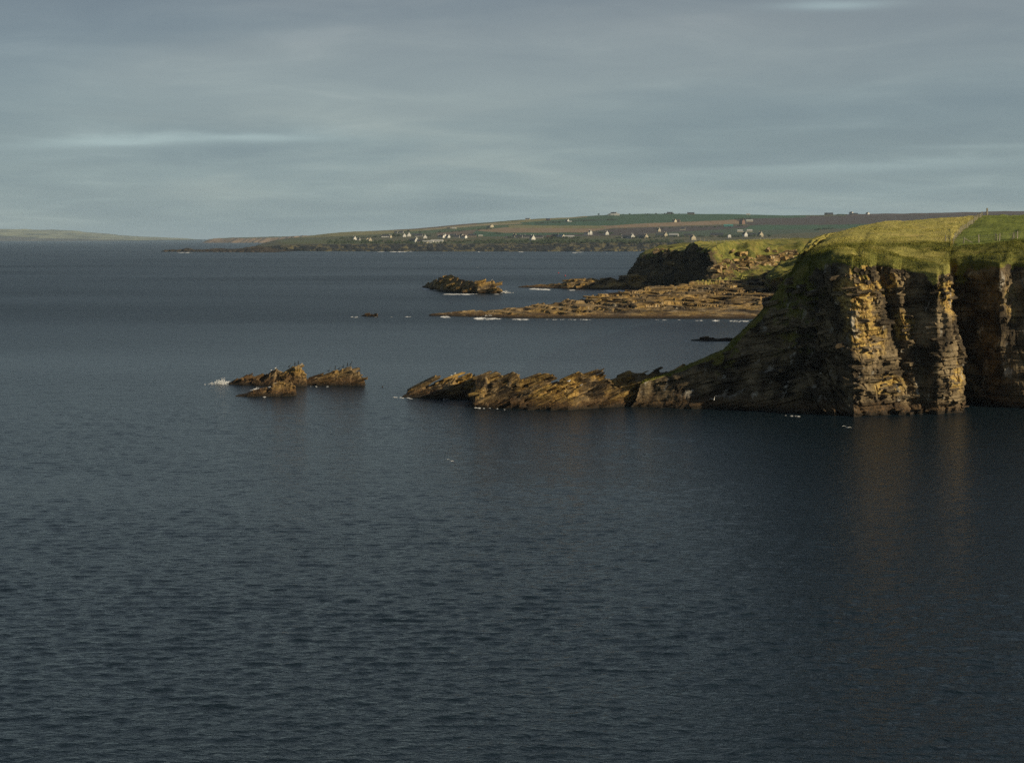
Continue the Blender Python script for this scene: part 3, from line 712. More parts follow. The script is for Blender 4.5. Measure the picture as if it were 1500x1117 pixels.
def fc(M): return (M[:-1, :-1] + M[1:, :-1] + M[1:, 1:] + M[:-1, 1:]) / 4
fa = fc(A2 + 0 * YA); fp = fc(np.concatenate([sh + (tp - sh) * t_cl, PYf[:, 1:], PYf[:, -1:] - .5, PYf[:, -1:] - 1], 1))
fa2 = fa + 1.5 * fbm(fa / 5, fp / 2, 0, 2, 410)
colf = np.ones(fa.shape + (4,)); colf[..., :3] = (.075, .08, .035)
for P, c in POLYS: colf[inpoly(fa2, fp, P)] = (*c, 1)
cliffm = np.zeros(fa.shape, bool); cliffm[:, :13] = True
cn = fbm(fa / 7, fp / 2.2, 0, 4, 411)
dark = np.where(cn[..., None] > .12, np.array([.085, .072, .032, 1]), np.array([.016, .016, .014, 1]))
colf[cliffm] = dark[cliffm]
corner = np.repeat(colf.reshape(-1, 4), 4, 0)
far = mesh_np('far_coast', np.stack([XA, YA, ZA], -1).reshape(-1, 3), grid_faces(NA, nr), FIELD, None, True, {'field': ('CORNER', 'FLOAT_COLOR', corner)})
tag(far, 'gently rising farmland coast of green, straw and ploughed fields across the bay', kind='structure')

def far_land(name, sil, Y, depth, basecol, topcol, label, split=.55, seed=1):
    sil = np.array(sil, float); a = np.arange(sil[0, 0], sil[-1, 0], 1.3)[:, None]
    py = np.interp(a, sil[:, 0], sil[:, 1]); zt = np.maximum(H - (py - HOR) / F * Y, 1)
    t = np.concatenate([np.linspace(0, .12, 8), np.linspace(.16, 1, 14)])[None, :]
    pr = np.interp(t, [0, .1, .12, 1], [0, split * .85, split, 1])
    pr = pr + .12 * fbm(a / 9, t * 6, 0, 3, seed) * (t > 0) * (t < 1)
    Z = -3 + (zt + 3) * pr; YY = Y + depth * (t - .5 + .06 * fbm(a / 6, t * 2, 0, 3, seed + 1)); X = (a - 750) / F * Y + 0 * t
    Z = np.concatenate([Z, Z[:, -1:] * 0 - 3], 1); YY = np.concatenate([YY, YY[:, -1:] + depth * .3], 1); X = np.concatenate([X, X[:, -1:]], 1)
    n, m = X.shape
    tt = np.concatenate([t[0], [1]])
    isb = (tt[:-1] + tt[1:]) / 2 < .12
    col = np.ones((n - 1, m - 1, 4)); col[..., :3] = topcol
    fa = fc(a + 0 * X); ft = fc(tt[None, :] + 0 * X)
    nz = fbm(fa / 22, ft * 7, 0, 3, seed + 2)
    col[..., :3] *= np.where(nz > .1, 1.25, np.where(nz > -.15, 1.0, .6))[..., None]
    col[:, isb, :3] = np.array(basecol) * (1 + .5 * fbm(fa / 5, ft * 30, 0, 3, seed + 3)[:, isb, None])
    o = mesh_np(name, np.stack([X, YY, Z], -1).reshape(-1, 3), grid_faces(n, m), FIELD, None, True, {'field': ('CORNER', 'FLOAT_COLOR', np.repeat(col.reshape(-1, 4), 4, 0))})
    tag(o, label, kind='structure'); return o
far_land('distant_island', [(-120, 333), (0, 335.5), (30, 336), (60, 339.5), (90, 341.5), (110, 344), (140, 346), (180, 347.5), (215, 349), (235, 351)], 21000, 5000, (.06, .055, .045), (.15, .15, .085),
         'pale distant island with low cliffs at the left horizon', .5, 500)
far_land('distant_cliffs', [(343, 352), (346, 348), (356, 346.5), (380, 346), (420, 345.3), (450, 343.5), (480, 342), (520, 343), (560, 345)], 12500, 3000, (.15, .105, .065), (.08, .09, .04),
         'low tan sea cliffs beyond the bay point', .7, 520)
# dark low point running left from the coast
a = np.arange(238, 420, .8)[:, None]; t = np.linspace(-1, 1, 24)[None, :]
pyr = np.interp(a, [238, 244, 262, 276, 284, 300, 320, 340, 358, 368, 376, 390, 420], [367.5, 366, 365.8, 363.6, 365.5, 365.3, 364, 365, 364, 362, 361, 362.5, 367.5])
Yp = 3560.0; zt = (H - (pyr - HOR) / F * Yp) ; e = (1 - t ** 2) ** .7
Z = (zt + 2) * e * (1 + .22 * fbm(a / 3, t * 3, 0, 4, 530)) - 2
o = mesh_np('dark_point', np.stack([(a - 750) / F * Yp + 0 * t, Yp + 90 * t * np.interp(a, [238, 300, 420], [.3, 1, 2.5]) + 20 * fbm(a / 5, t * 2, 0, 3, 531), Z], -1).reshape(-1, 3), grid_faces(len(a), 24), R_far, None, True)
tag(o, 'low dark rocky point running out from the far coast', kind='structure')

# ------------------------------------------------------------------ houses on the far coast
WHITE = flat('white_render', (.68, .66, .60)); CREAM = flat('cream_render', (.55, .48, .34)); GREY = flat('grey_harling', (.26, .25, .23)); STONE = flat('stone_wall', (.20, .17, .13))
SLATE = flat('slate_roof', (.045, .048, .058), .6); BRNROOF = flat('brown_roof', (.10, .07, .055)); TEAL = flat('teal_sheeting', (.07, .22, .19), .5); PALE_R = flat('pale_sheeting', (.42, .42, .40), .6)
DARKG = flat('dark_window', (.03, .035, .04), .2); REDB = flat('red_sheeting', (.19, .11, .08))
def box_vf(x0, x1, y0, y1, z0, z1):
    V = [(x0, y0, z0), (x1, y0, z0), (x1, y1, z0), (x0, y1, z0), (x0, y0, z1), (x1, y0, z1), (x1, y1, z1), (x0, y1, z1)]
    return V, [(0, 3, 2, 1), (4, 5, 6, 7), (0, 1, 5, 4), (1, 2, 6, 5), (2, 3, 7, 6), (3, 0, 4, 7)]
def house(px, py, wid, ln, hw, hr, rot, wall, roof, label, cat='house', group='houses of the far village', chim=2, win=True, name='cottage'):
    p = far_pt(px, py); e = empty(name, (p.x, p.y, p.z), rot); e.scale = (1.12,) * 3; tag(e, label, cat, group)
    w, l = wid / 2, ln / 2
    # gables face -y / +y ; ridge along y
    V = [(-w, -l, -3), (w, -l, -3), (w, l, -3), (-w, l, -3), (-w, -l, hw), (w, -l, hw), (w, l, hw), (-w, l, hw), (0, -l, hw + hr), (0, l, hw + hr)]
    Fc = [(0, 1, 5, 8, 4), (1, 2, 6, 5), (2, 3, 7, 9, 6), (3, 0, 4, 7), (0, 3, 2, 1), (4, 5, 6, 7)]
    pyd('wall', V, Fc[:4] + [Fc[4]], wall, e)
    o_ = .35; sl_ = hr / w
    zt_ = hw + hr + .28; ze = hw - o_ * sl_ + .28
    V = []
    for y in (-l + .02, l - .02):
        V += [(-w - o_, y, ze), (0, y, zt_), (w + o_, y, ze), (w + o_, y, ze - .3), (0, y, zt_ - .3), (-w - o_, y, ze - .3)]
    Fc = [(0, 1, 4, 5), (1, 2, 3, 4), (7, 6, 11, 10), (8, 7, 10, 9), (0, 6, 7, 1), (1, 7, 8, 2), (2, 8, 9, 3), (5, 11, 6, 0), (4, 10, 11, 5), (3, 9, 10, 4)]
    rf = pyd('roof', V, Fc, roof, e)
    for k in range(chim):
        y = (-l + .7) if k == 0 else (l - .7)
        V, Fc = box_vf(-.6, .6, y - .6, y + .6, hw + hr - .8, hw + hr + 1.5); pyd('chimney', V, Fc, wall, rf)
    if win:
        for sx in (-1, 1):
            V, Fc = box_vf(sx * w * .5 - .55, sx * w * .5 + .55, -l - .03, -l + .1, 1.2, 2.6); pyd('window', V, Fc, DARKG, e)
        V, Fc = box_vf(-.5, .5, -l - .03, -l + .1, -.3, 2.0); pyd('door', V, Fc, DARKG, e)
        for q_ in (-.5, 0, .5):
            for sx in (-1,):
                V, Fc = box_vf(sx * w - .03, sx * w + .1, q_ * l - .6, q_ * l + .6, 1.2, 2.6); pyd('window', V, Fc, DARKG, e)
    return e
R = math.radians
HS = [ # px, py(base), width, length, wall h, roof h, rot, wall, roof, label
 (519, 351.5, 9, 14, 4, 6, 25, WHITE, SLATE, 'white gabled cottage standing alone furthest left on the far shore'),
 (525, 352.2, 6, 9, 3, 3, 80, WHITE, SLATE, 'small white outbuilding touching the leftmost white cottage'),
 (538, 351.5, 6, 8, 3, 3, 20, CREAM, SLATE, 'small cream shed left of the cream gabled cottage'),
 (542, 353, 8, 13, 3.5, 5, 15, CREAM, SLATE, 'cream gabled cottage second from the left on the far shore'),
 (565, 347.5, 9, 26, 4, 4, 85, WHITE, SLATE, 'long slate-roofed white house under the fields above the cream cottage'),
 (572, 348.3, 7, 8, 4, 3, 30, CREAM, SLATE, 'cream extension at the right end of the long slate-roofed house'),
 (580, 342, 8, 12, 4, 4, 80, GREY, SLATE, 'grey house high on the slope left of the white twin gables'),
 (588, 341.5, 8, 14, 4, 4, 80, GREY, SLATE, 'grey slate-roofed house directly above the white twin gables'),
 (592, 347, 10, 14, 4, 6, 15, WHITE, SLATE, 'left one of two white twin-gabled houses'),
 (599, 346.3, 11, 16, 5, 6.5, 10, WHITE, SLATE, 'right and bigger one of two white twin-gabled houses'),
 (608, 345.8, 9, 22, 4, 4, 88, GREY, SLATE, 'dark slate-roofed house between the twin gables and the white end gable'),
 (615, 346.5, 9, 18, 4, 4.5, 85, GREY, SLATE, 'dark low house left of the white end-gable house'),
 (622.5, 349, 10, 14, 4, 5.5, 10, WHITE, SLATE, 'white end-gable house with lean-to on the middle of the far slope'),
 (604, 354.3, 10, 16, 4, 4, 70, STONE, SLATE, 'dark stone house left of the sharp white gable near the shore'),
 (609.5, 354.5, 9, 16, 5, 7, 15, WHITE, SLATE, 'sharp white gable close above the shore rocks'),
 (616, 355, 8, 18, 3, 4, 88, STONE, SLATE, 'dark low house right of the sharp white gable'),
 (623, 356, 8, 14, 3.4, 2, 90, CREAM, PALE_R, 'cream low shed left of the long white buildings by the shore'),
 (631, 355.6, 8, 14, 3.6, 2.2, 85, WHITE, PALE_R, 'short white low building left of the long white block'),
 (640, 355.4, 9, 30, 4.5, 2.5, 85, WHITE, PALE_R, 'long bright white low block nearest the shore'),
 (646, 348.5, 9, 18, 4, 4, 60, WHITE, SLATE, 'white house at left end of the middle terrace of houses'),
 (651, 347, 7, 10, 4, 5, 30, WHITE, SLATE, 'small white gable in the middle terrace of houses'),
 (656, 348.6, 8, 14, 4, 5, 30, WHITE, SLATE, 'white gabled house second in the middle terrace'),
 (664, 346.7, 9, 20, 4, 4, 80, GREY, SLATE, 'grey house with a small white gable in the middle terrace'),
 (669, 348.5, 9, 16, 4, 4, 80, GREY, SLATE, 'grey low house before the brown-roofed house'),
 (676, 347.5, 9, 16, 5, 5, 30, GREY, BRNROOF, 'brown-roofed grey house near the right end of the terrace'),
 (680, 349, 9, 14, 5, 3, 50, WHITE, BRNROOF, 'cream-white house front under a brown roof'),
 (692, 347.3, 10, 24, 5, 4, 88, STONE, SLATE, 'dark slate-roofed stone barn at the right end of the terrace'),
 (704, 346.3, 6, 12, 2.6, 2, 88, CREAM, PALE_R, 'tiny pale shed alone in the green field'),
 (720, 333.3, 12, 12, 7, 4, 20, CREAM, BRNROOF, 'square pale farmhouse alone on the upper fields'),
 (716, 333.8, 8, 14, 3, 3, 60, STONE, SLATE, 'low dark barn left of the square pale farmhouse'),
 (665, 335.4, 8, 16, 3, 3, 80, CREAM, PALE_R, 'pale low farm building near the left upper skyline'),
 (657, 335.6, 8, 12, 3, 3, 80, STONE, SLATE, 'dark barn near the left upper skyline'),
 (773, 322.2, 9, 18, 4, 3, 80, CREAM, SLATE, 'cream farmhouse on the left skyline'),
 (803, 323, 9, 16, 4, 4, 80, REDB, SLATE, 'reddish farm building just below the skyline'),
 (831, 324.8, 9, 14, 4, 5, 30, WHITE, SLATE, 'white gabled farmhouse under the hedge line'),
 (835, 325.2, 6, 16, 2.6, 1.6, 88, WHITE, PALE_R, 'low white wing of the farmhouse under the hedge line'),
 (754, 347.6, 9, 14, 4, 4, 30, CREAM, SLATE, 'cream gabled house left in the right-hand hamlet'),
 (760, 348.5, 9, 20, 4, 4, 80, GREY, SLATE, 'dark roofed house between the cream houses of the right-hand hamlet'),
 (766, 348, 8, 14, 4, 3.5, 70, WHITE, SLATE, 'white house in the middle of the right-hand hamlet'),
 (773, 348.6, 9, 20, 4, 4, 85, GREY, SLATE, 'low grey house of the right-hand hamlet'),
 (780, 351.8, 10, 15, 5, 7, 20, WHITE, SLATE, 'large white gable at the front of the right-hand hamlet'),
 (790, 349, 9, 20, 4, 4, 85, GREY, SLATE, 'dark house right of the large white gable'),
 (806, 349, 9, 18, 4, 4, 80, REDB, BRNROOF, 'reddish brown house between the hamlets'),
 (813, 348, 9, 20, 4, 5, 60, STONE, SLATE, 'dark stone farmhouse between the hamlets'),
 (822, 349, 11, 20, 4, 5.5, 40, CREAM, PALE_R, 'big pale-roofed barn on the shore fields'),
 (834, 349, 10, 26, 4, 3, 85, GREY, PALE_R, 'long pale-roofed shed right of the big barn'),
 (859, 343.8, 8, 12, 4, 3, 70, WHITE, SLATE, 'low white cottage left of the bright tall gable'),
 (864.5, 343.6, 8, 14, 6, 6, 15, WHITE, SLATE, 'bright white tall gable on the slope'),
 (888.5, 343.8, 9, 12, 5, 5, 15, WHITE, SLATE, 'bright white cottage alone on the ploughed slope'),
 (918, 349.2, 10, 26, 4, 4.5, 86, WHITE, SLATE, 'long slate-roofed house joined to a bright white gable'),
 (926, 349.4, 10, 14, 5, 7, 10, WHITE, SLATE, 'bright white gable right of the long slate roof'),
 (938, 348.8, 9, 20, 4, 4.5, 80, STONE, SLATE, 'dark slate-roofed house left of the cream gable'),
 (946, 349, 9, 14, 4.5, 6, 12, CREAM, SLATE, 'cream gable left of the far headland'),
 (965, 339.5, 8, 13, 5, 6, 15, CREAM, SLATE, 'cream gabled cottage alone above the ploughed field'),
 (966, 347, 9, 20, 4, 4, 84, STONE, SLATE, 'dark house behind the far headland, left of a grey gable'),
 (974.5, 346.8, 9, 14, 5, 6.5, 12, CREAM, SLATE, 'grey-cream gable behind the far headland'),
 (987, 346.5, 11, 24, 4, 4, 70, GREY, PALE_R, 'pale-roofed barn behind the far headland'),
 (1008, 347, 9, 22, 4, 4, 84, STONE, SLATE, 'dark long house rising behind the far headland'),
 (1015, 351.3, 11, 13, 5, 6.5, 12, CREAM, SLATE, 'cream gable just above the far headland edge'),
 (1050, 346.5, 11, 34, 4.5, 5, 84, STONE, SLATE, 'very long dark barn above the far headland'),
 (1068, 348, 8, 8, 6, 2, 10, WHITE, SLATE, 'small square white house above the far headland'),
 (1091, 346.5, 9, 14, 6, 6, 20, WHITE, SLATE, 'white gabled house right of the small square one'),
 (1101, 346.2, 9, 24, 4, 4, 84, STONE, SLATE, 'dark house between the two right-hand white gables'),
 (1114, 346.2, 10, 14, 5, 7, 15, CREAM, SLATE, 'rightmost cream gable beside the near headland slope'),
 (1084, 340, 9, 16, 4, 3, 85, CREAM, PALE_R, 'pale sheds left pair in the row above the village'),
 (1098, 339.5, 9, 16, 4, 3, 85, CREAM, PALE_R, 'pale sheds right pair in the row above the village'),
 (988, 325.5, 10, 14, 5, 5, 30, CREAM, SLATE, 'cream farmhouse in the upper tan field'),
 (993, 325.2, 10, 16, 4, 5, 75, STONE, BRNROOF, 'brown barn right of the cream upper farmhouse'),
 (1000, 336.8, 9, 16, 3.5, 3, 80, CREAM, SLATE, 'small pale farm beside the ploughed field'),
 (1067, 332.2, 14, 30, 4, 4, 86, TEAL, TEAL, 'turquoise sheeted barn in the upper fields'),
 (1087, 328.5, 14, 14, 11, 5, 40, REDB, BRNROOF, 'tall reddish brown building in the upper fields'),
 (1098, 324.5, 10, 24, 4, 3, 86, CREAM, PALE_R, 'pale low sheds right of the tall reddish building'),
 (893, 315.6, 12, 12, 4, 3, 20, WHITE, SLATE, 'small white end building of the skyline farm'),
 (899, 315.3, 12, 24, 8, 4, 80, WHITE, SLATE, 'brightest large white building on the skyline'),
 (904, 315.6, 12, 20, 5, 3, 86, WHITE, PALE_R, 'low white wing at the right of the skyline farm'),
 (981, 313.5, 12, 22, 4, 4, 80, STONE, SLATE, 'dark farm silhouetted on the skyline above the green field'),
 (1012, 314, 12, 28, 4, 4, 80, STONE, SLATE, 'long dark farm on the skyline right of centre'),
 (1096, 315, 10, 16, 3, 3, 80, WHITE, PALE_R, 'small white shed on the skyline above the moor'),
 (1214, 315.3, 14, 34, 5, 5, 80, STONE, SLATE, 'dark farm cluster on the skyline above the brown moor'),
 (1247, 314.2, 10, 16, 6, 5, 30, WHITE, SLATE, 'white gabled farmhouse on the right skyline'),
 (1252, 315, 12, 24, 4, 4, 84, STONE, SLATE, 'dark barn beside the white right-skyline farmhouse'),
 (1271, 314, 10, 12, 4, 4, 30, WHITE, SLATE, 'small white cottage furthest right on the skyline'),
]
for h_ in HS:
    px, py, wd, ln, hw, hr, rt, wl, rf, lb = h_
    nm = 'barn' if any(k in lb for k in ('barn', 'shed', 'block')) else 'cottage'
    house(px, py, wd, ln, hw, hr, R(rt), wl, rf, lb, 'barn' if nm == 'barn' else 'house', 'buildings of the far village and farms', 0 if nm == 'barn' or hr < 3 else 2, name=nm)

# far scrub and hedges: small dense bushes, too small and many to tell apart
LEAFM = flat('scrub_leaves', (.028, .040, .018), .9, .35)
def bushes(name, spots, size, label, kind='stuff'):
    V = []; Fc = []; r = random.Random(len(name))
    for p, s in spots:
        for q_ in range(16):
            c = Vector((r.gauss(0, .45), r.gauss(0, .45), r.uniform(0, .8))) * s; b = len(V)
            k = s * r.uniform(.22, .42)
            for d in ((1, 0, 0), (-.5, .86, 0), (-.5, -.86, 0), (0, 0, 1.1), (0, 0, -.8)):
                V.append(tuple(p + c + Vector(d) * k + Vector((r.uniform(-.1, .1), r.uniform(-.1, .1), r.uniform(-.1, .1))) * s))
            Fc += [(b, b + 1, b + 3), (b + 1, b + 2, b + 3), (b + 2, b, b + 3), (b + 1, b, b + 4), (b + 2, b + 1, b + 4), (b, b + 2, b + 4)]
    o = pyd(name, V, Fc, LEAFM); tag(o, label, 'scrub', kind=kind); return o
sp_ = []
r = random.Random(5)
lines = [((560, 346), (632, 345.5), 34), ((578, 341), (600, 340), 20), ((490, 350), (560, 347), 22), ((640, 348), (700, 346.5), 20), ((745, 348), (800, 348), 26), ((800, 350), (850, 349), 26), ((785, 327.5), (900, 321.5), 40),
         ((900, 349.5), (960, 348.5), 20), ((960, 347.5), (1130, 346), 60), ((860, 340.5), (930, 344.5), 10), ((640, 341), (720, 335.5), 16), ((1195, 337), (1220, 335), 16), ((1075, 322), (1100, 320), 12),
         ((1225, 315), (1262, 314.5), 10), ((905, 314.5), (1000, 313.8), 16), ((955, 335), (1100, 331), 16), ((700, 343), (760, 342), 6)]
for (a0, b0), (a1, b1), n in lines:
    for i in range(n):
        t = r.random(); px = a0 + (a1 - a0) * t; py = b0 + (b1 - b0) * t + r.uniform(-.4, .6)
        sp_.append((far_pt(px, py), r.uniform(3, 6.5)))
bushes('hedgerow_scrub', sp_, 4, 'dark hedges and scrub between the far houses and fields')
sp_ = [(far_pt(r.uniform(480, 1000), r.uniform(352.5, 357.0)), r.uniform(2.5, 6)) for i in range(420)]
bushes('shore_scrub', sp_, 4, 'dark low scrub along the top of the far shore cliffs')
# single trees among the houses
BARK = flat('bark', (.06, .05, .04))
def tree(px, py, s, label):
    p = far_pt(px, py); e = empty('tree', p); tag(e, label, 'tree', 'trees among the far houses')
    bm = bmesh.new(); bmesh.ops.create_cone(bm, cap_ends=True, segments=7, radius1=.07 * s, radius2=.03 * s, depth=.6 * s)
    bmesh.ops.translate(bm, verts=bm.verts, vec=(0, 0, .28 * s))
    me = bpy.data.meshes.new('trunk'); bm.to_mesh(me); bm.free(); me.materials.append(BARK); put(bpy.data.objects.new('trunk', me), e)
    V = []; Fc = []; r = random.Random(int(px))
    for i in range(160):
        d = Vector((r.gauss(0, 1), r.gauss(0, 1), r.gauss(0, 1))).normalized() * (r.random() ** .4)
        c = Vector((d.x * .42, d.y * .42, .62 + d.z * .34)) * s; b = len(V)
        for k in range(3): V.append(tuple(c + Vector((r.uniform(-1, 1), r.uniform(-1, 1), r.uniform(-1, 1))) * .11 * s))
        Fc.append((b, b + 1, b + 2))
    pyd('crown', V, Fc, LEAFM, e)
for px, py, s, lb in ((577.5, 347.5, 15, 'dark bushy tree left of the white twin gables'), (583, 348, 13, 'lower dark tree left of the white twin gables'), (598, 340.5, 12, 'tree above the white twin gables'),
                      (615, 342.5, 12, 'tree leaning over the slope above the end-gable house'), (877, 316.2, 12, 'lone tree on the skyline left of the white skyline farm'), (812, 349, 12, 'tree by the dark stone farmhouse between the hamlets'), (1210, 316, 13, 'tree by the dark skyline farm above the moor')):
    tree(px, py, s, lb)

# ------------------------------------------------------------------ grass tufts on the near headland
def tuft_mat():
    m = MT('grass_blades'); a = m.attr('tint'); m.l(a.outputs['Color'], m.b.inputs['Base Color']); m.b.inputs['Specular IOR Level'].default_value = .1
    return m.m
def scatter(name, V, veg, fieldfn, n, size, ymax, label, ymin=0, seed=0, sizes2=1.0):
    nu, nv = V.shape[:2]
    f = grid_faces(nu, nv); P = V.reshape(-1, 3); vg = veg.reshape(-1)
    a, b, c, d = (P[f[:, i]] for i in range(4))
    ar = np.linalg.norm(np.cross(c - a, d - b), axis=1) / 2
    cen = (a + b + c + d) / 4; wgt = ar * (vg[f].mean(1) > .52) * (cen[:, 1] < ymax) * (cen[:, 2] > 3) * (cen[:, 0] < cen[:, 1] * .36)
    wgt = wgt * np.exp(-np.clip(cen[:, 1] - 262, 0, 400) / 90)
    pr = wgt / wgt.sum(); g_ = np.random.default_rng(seed)
    idx = g_.choice(len(f), n, p=pr); u = g_.random((n, 1)); v = g_.random((n, 1))
    pos = (a[idx] * (1 - u) + b[idx] * u) * (1 - v) + (d[idx] * (1 - u) + c[idx] * u) * v
    fl, dr = fieldfn(pos[:, 0], pos[:, 1])
    s = size * (.5 + g_.random(n)) * (1 - .75 * fl) * (1 - .45 * dr) * (1 + 1.0 * smooth(0, .5, fbm(pos[:, 0] / 4, pos[:, 1] / 4, pos[:, 2] / 4, 2, 88)))
    NB = 3
    base = np.repeat(pos, NB, 0); ss = np.repeat(s, NB)
    th = g_.random(n * NB) * 2 * np.pi; wd = .22 * ss
    dx, dy = np.cos(th) * wd, np.sin(th) * wd
    jit = g_.normal(0, .25, (n * NB, 2)) * ss[:, None]
    base = base + np.column_stack([jit, -.05 * ss])
    tip = base + np.column_stack([g_.normal(0, .3, n * NB) * ss - .15 * ss, g_.normal(0, .3, n * NB) * ss, ss * (.5 + .5 * g_.random(n * NB))])
    VV = np.stack([base + np.column_stack([dx, dy, dx * 0]), base - np.column_stack([dx, dy, dx * 0]), tip], 1).reshape(-1, 3)
    FF = np.arange(len(VV)).reshape(-1, 3)
    nz = fbm(pos[:, 0] / 7, pos[:, 1] / 7, pos[:, 2] / 7, 3, 90); g1 = np.array([.105, .115, .020]); g2 = np.array([.24, .225, .048]); st_ = np.array([.48, .42, .12]); gr = np.array([.16, .195, .034])
    m_ = smooth(-.35, .4, nz + g_.normal(0, .18, n))[:, None]
    col = g1 * (1 - m_) + g2 * m_
    col = col * (1 - dr[:, None] * .85) + st_ * dr[:, None] * .85; col = col * (1 - fl[:, None]) + gr * fl[:, None]
    col = col * (.75 + .5 * g_.random((n, 1)))
    cc = np.repeat(np.column_stack([col, np.ones(n)]), NB * 3, 0)
    o = mesh_np(name, VV, FF, TUFT, None, False, {'tint': ('CORNER', 'FLOAT_COLOR', cc)})
    tag(o, label, 'grass', kind='stuff'); return o
TUFT = tuft_mat()
scatter('grass_tufts', LV, Lveg, near_field, 150000, .15, 430, 'rough grass tufts covering the near headland top and slopes', seed=3)

# ------------------------------------------------------------------ fences
WOOD = flat('weathered_post', (.30, .27, .20), .9, .3); WIRE = flat('fence_wire', (.35, .35, .34), .4)
V, Fc = box_vf(-.06, .06, -.06, .06, -.35, 1.2); V[4:] = [(x * .8, y * .8, z + (.05 if i % 2 else 0)) for i, (x, y, z) in enumerate(V[4:])]
post_me = bpy.data.meshes.new('post'); post_me.from_pydata(V, [], Fc); post_me.materials.append(WOOD)
def ground(bv, x, y):
    h = bv.ray_cast(Vector((x, y, 80)), Vector((0, 0, -1))); return h[0].z if h[0] is not None else None
def fence(name, pts, bv, label, lean=.05, hs=1.0, wires=(.35, .7, 1.05), thick=.012, wmat=None, wide=1.0):
    z0 = ground(bv, *pts[0]) or 30
    e = empty(name, (pts[0][0], pts[0][1], z0)); tag(e, label, 'fence'); r = random.Random(len(pts)); tops = []
    for (x, y) in pts:
        z = ground(bv, x, y)
        if z is None: continue
        o = bpy.data.objects.new('post', post_me); o.location = (x - e.location.x, y - e.location.y, z - z0); o.rotation_euler = (r.uniform(-lean, lean), r.uniform(-lean, lean), r.uniform(0, 1.5))
        s = hs * r.uniform(.85, 1.15); o.scale = (wide, wide, s); put(o, e); tops.append(Vector((x, y, z)))
    for hz in wires:
        V = []; Fc = []
        for a, b in zip(tops, tops[1:]):
            a2, b2 = a + Vector((0, 0, hz * hs)), b + Vector((0, 0, hz * hs)); d = (b2 - a2).normalized(); s1 = d.cross(Vector((0, 0, 1))).normalized() * thick; s2 = Vector((0, 0, thick)); k = len(V)
            for q_ in (a2, b2):
                for t in (s1, s2, -s1, -s2): V.append(tuple(q_ + t - e.location))
            for j in range(4): Fc.append((k + j, k + (j + 1) % 4, k + 4 + (j + 1) % 4, k + 4 + j))
        pyd('wire', V, Fc, wmat or WIRE, e)
    return e
def on(bv, px, py): h = shoot(bv, px, py); return (h[0].x, h[0].y) if h[0] is not None else None
Yb_ = 304.0
pts = [((px - 750) / F * Yb_, Yb_ + k) for px, k in ((1385, 0), (1412, .3), (1434, .1), (1457, 0), (1461, .3), (1465, .4), (1483, 0), (1487, .3), (1491, .4), (1512, 0))]
fence('wire_fence', pts, land_b, 'post and wire fence along the seaward edge of the green field', .12, 1.15, wide=1.5)
def lineY(y): return 87.6 + (y - 305) * (131.9 - 87.6) / 125.0
fence('wire_fence', [(lineY(y), y) for y in np.arange(306, 428, 3.4)], land_b, 'long wire fence running uphill between straw pasture and green field', .06, 1.0, (.3, .65, .95), .008)
# leaning broken stay beside the seaward fence, corner post on the skyline
p = W(1416, 345, 304.5); z = ground(land_b, p[0], p[1])
V, Fc = box_vf(-.07, .07, -.07, .07, 0, 1.9); o = pyd('fence_stay', V, Fc, WOOD, None, (p[0] - .4, p[1], z + .9)); o.rotation_euler = (0, R(118), 0)
tag(o, 'pale timber stay lying slanted against the seaward fence post', 'timber')
p = W(1446, 318, 426); z = ground(land_b, p[0], p[1]) or 36
V, Fc = box_vf(-.22, .22, -.22, .22, -.5, 2.0); V[4:] = [(a * .8, b * .8, c) for a, b, c in V[4:]]; o = pyd('gate_post', V, Fc, WOOD, None, (p[0], p[1], z)); tag(o, 'stout post standing up on the skyline above the green field', 'post')
# far headland fence posts
pts = [(x, 800 + (x - 100) * 1.9 + 20) for x in np.arange(92, 175, 2.9)]
fence('wire_fence', pts, head_b, 'row of thin fence posts along the top of the far headland', .05, 1.45, (.5, 1.0), .02, wide=1.6)

# ------------------------------------------------------------------ foam and spray
FOAMM = MT('foam'); f_ = FOAMM.noise(3, 4, .7); FOAMM.l(FOAMM.ramp(f_, [(0.3, (.75, .77, .77)), (0.6, (.92, .92, .91))]), FOAMM.b.inputs['Base Color']); FOAMM = FOAMM.m
FV = []; FF = []
def foam(px0, px1, py0, py1, thick_px, dens=1.0, seed=0, hgt=.07):
    """ragged lumps of foam afloat along a line between two waterline points"""
    r = random.Random(seed + int(px0))
    Y0 = Ysea((py0 + py1) / 2); L = abs(px1 - px0) / F * Y0
    n = max(8, int(L * 3.2 * dens * max(1, thick_px)))
    s0 = Y0 / 1500.0
    for i in range(n):
        t = r.random(); env = math.sin(math.pi * min(1, max(0, t))) ** .4
        if vn(t * L / (2.5 * max(1, Y0 / 400)), seed, 0, 3) < r.uniform(-.25, .45): continue
        px = px0 + (px1 - px0) * t; py = py0 + (py1 - py0) * t + r.gauss(0, .35) * thick_px * env
        Y = Ysea(py); c = Vector(((px - 750) / F * Y, Y, 0)); a = s0 * r.uniform(.3, 1.1); b = len(FV)
        m = 7
        for k in range(m):
            th = 2 * math.pi * k / m; rr = a * r.uniform(.6, 1.3)
            FV.append((c.x + rr * 2.6 * math.cos(th), c.y + rr * 1.6 * math.sin(th), -.03))
        FV.append((c.x, c.y, hgt * r.uniform(.4, 1.4) * max(1, s0 * 3)))
        for k in range(m): FF.append((b + k, b + (k + 1) % m, b + m))
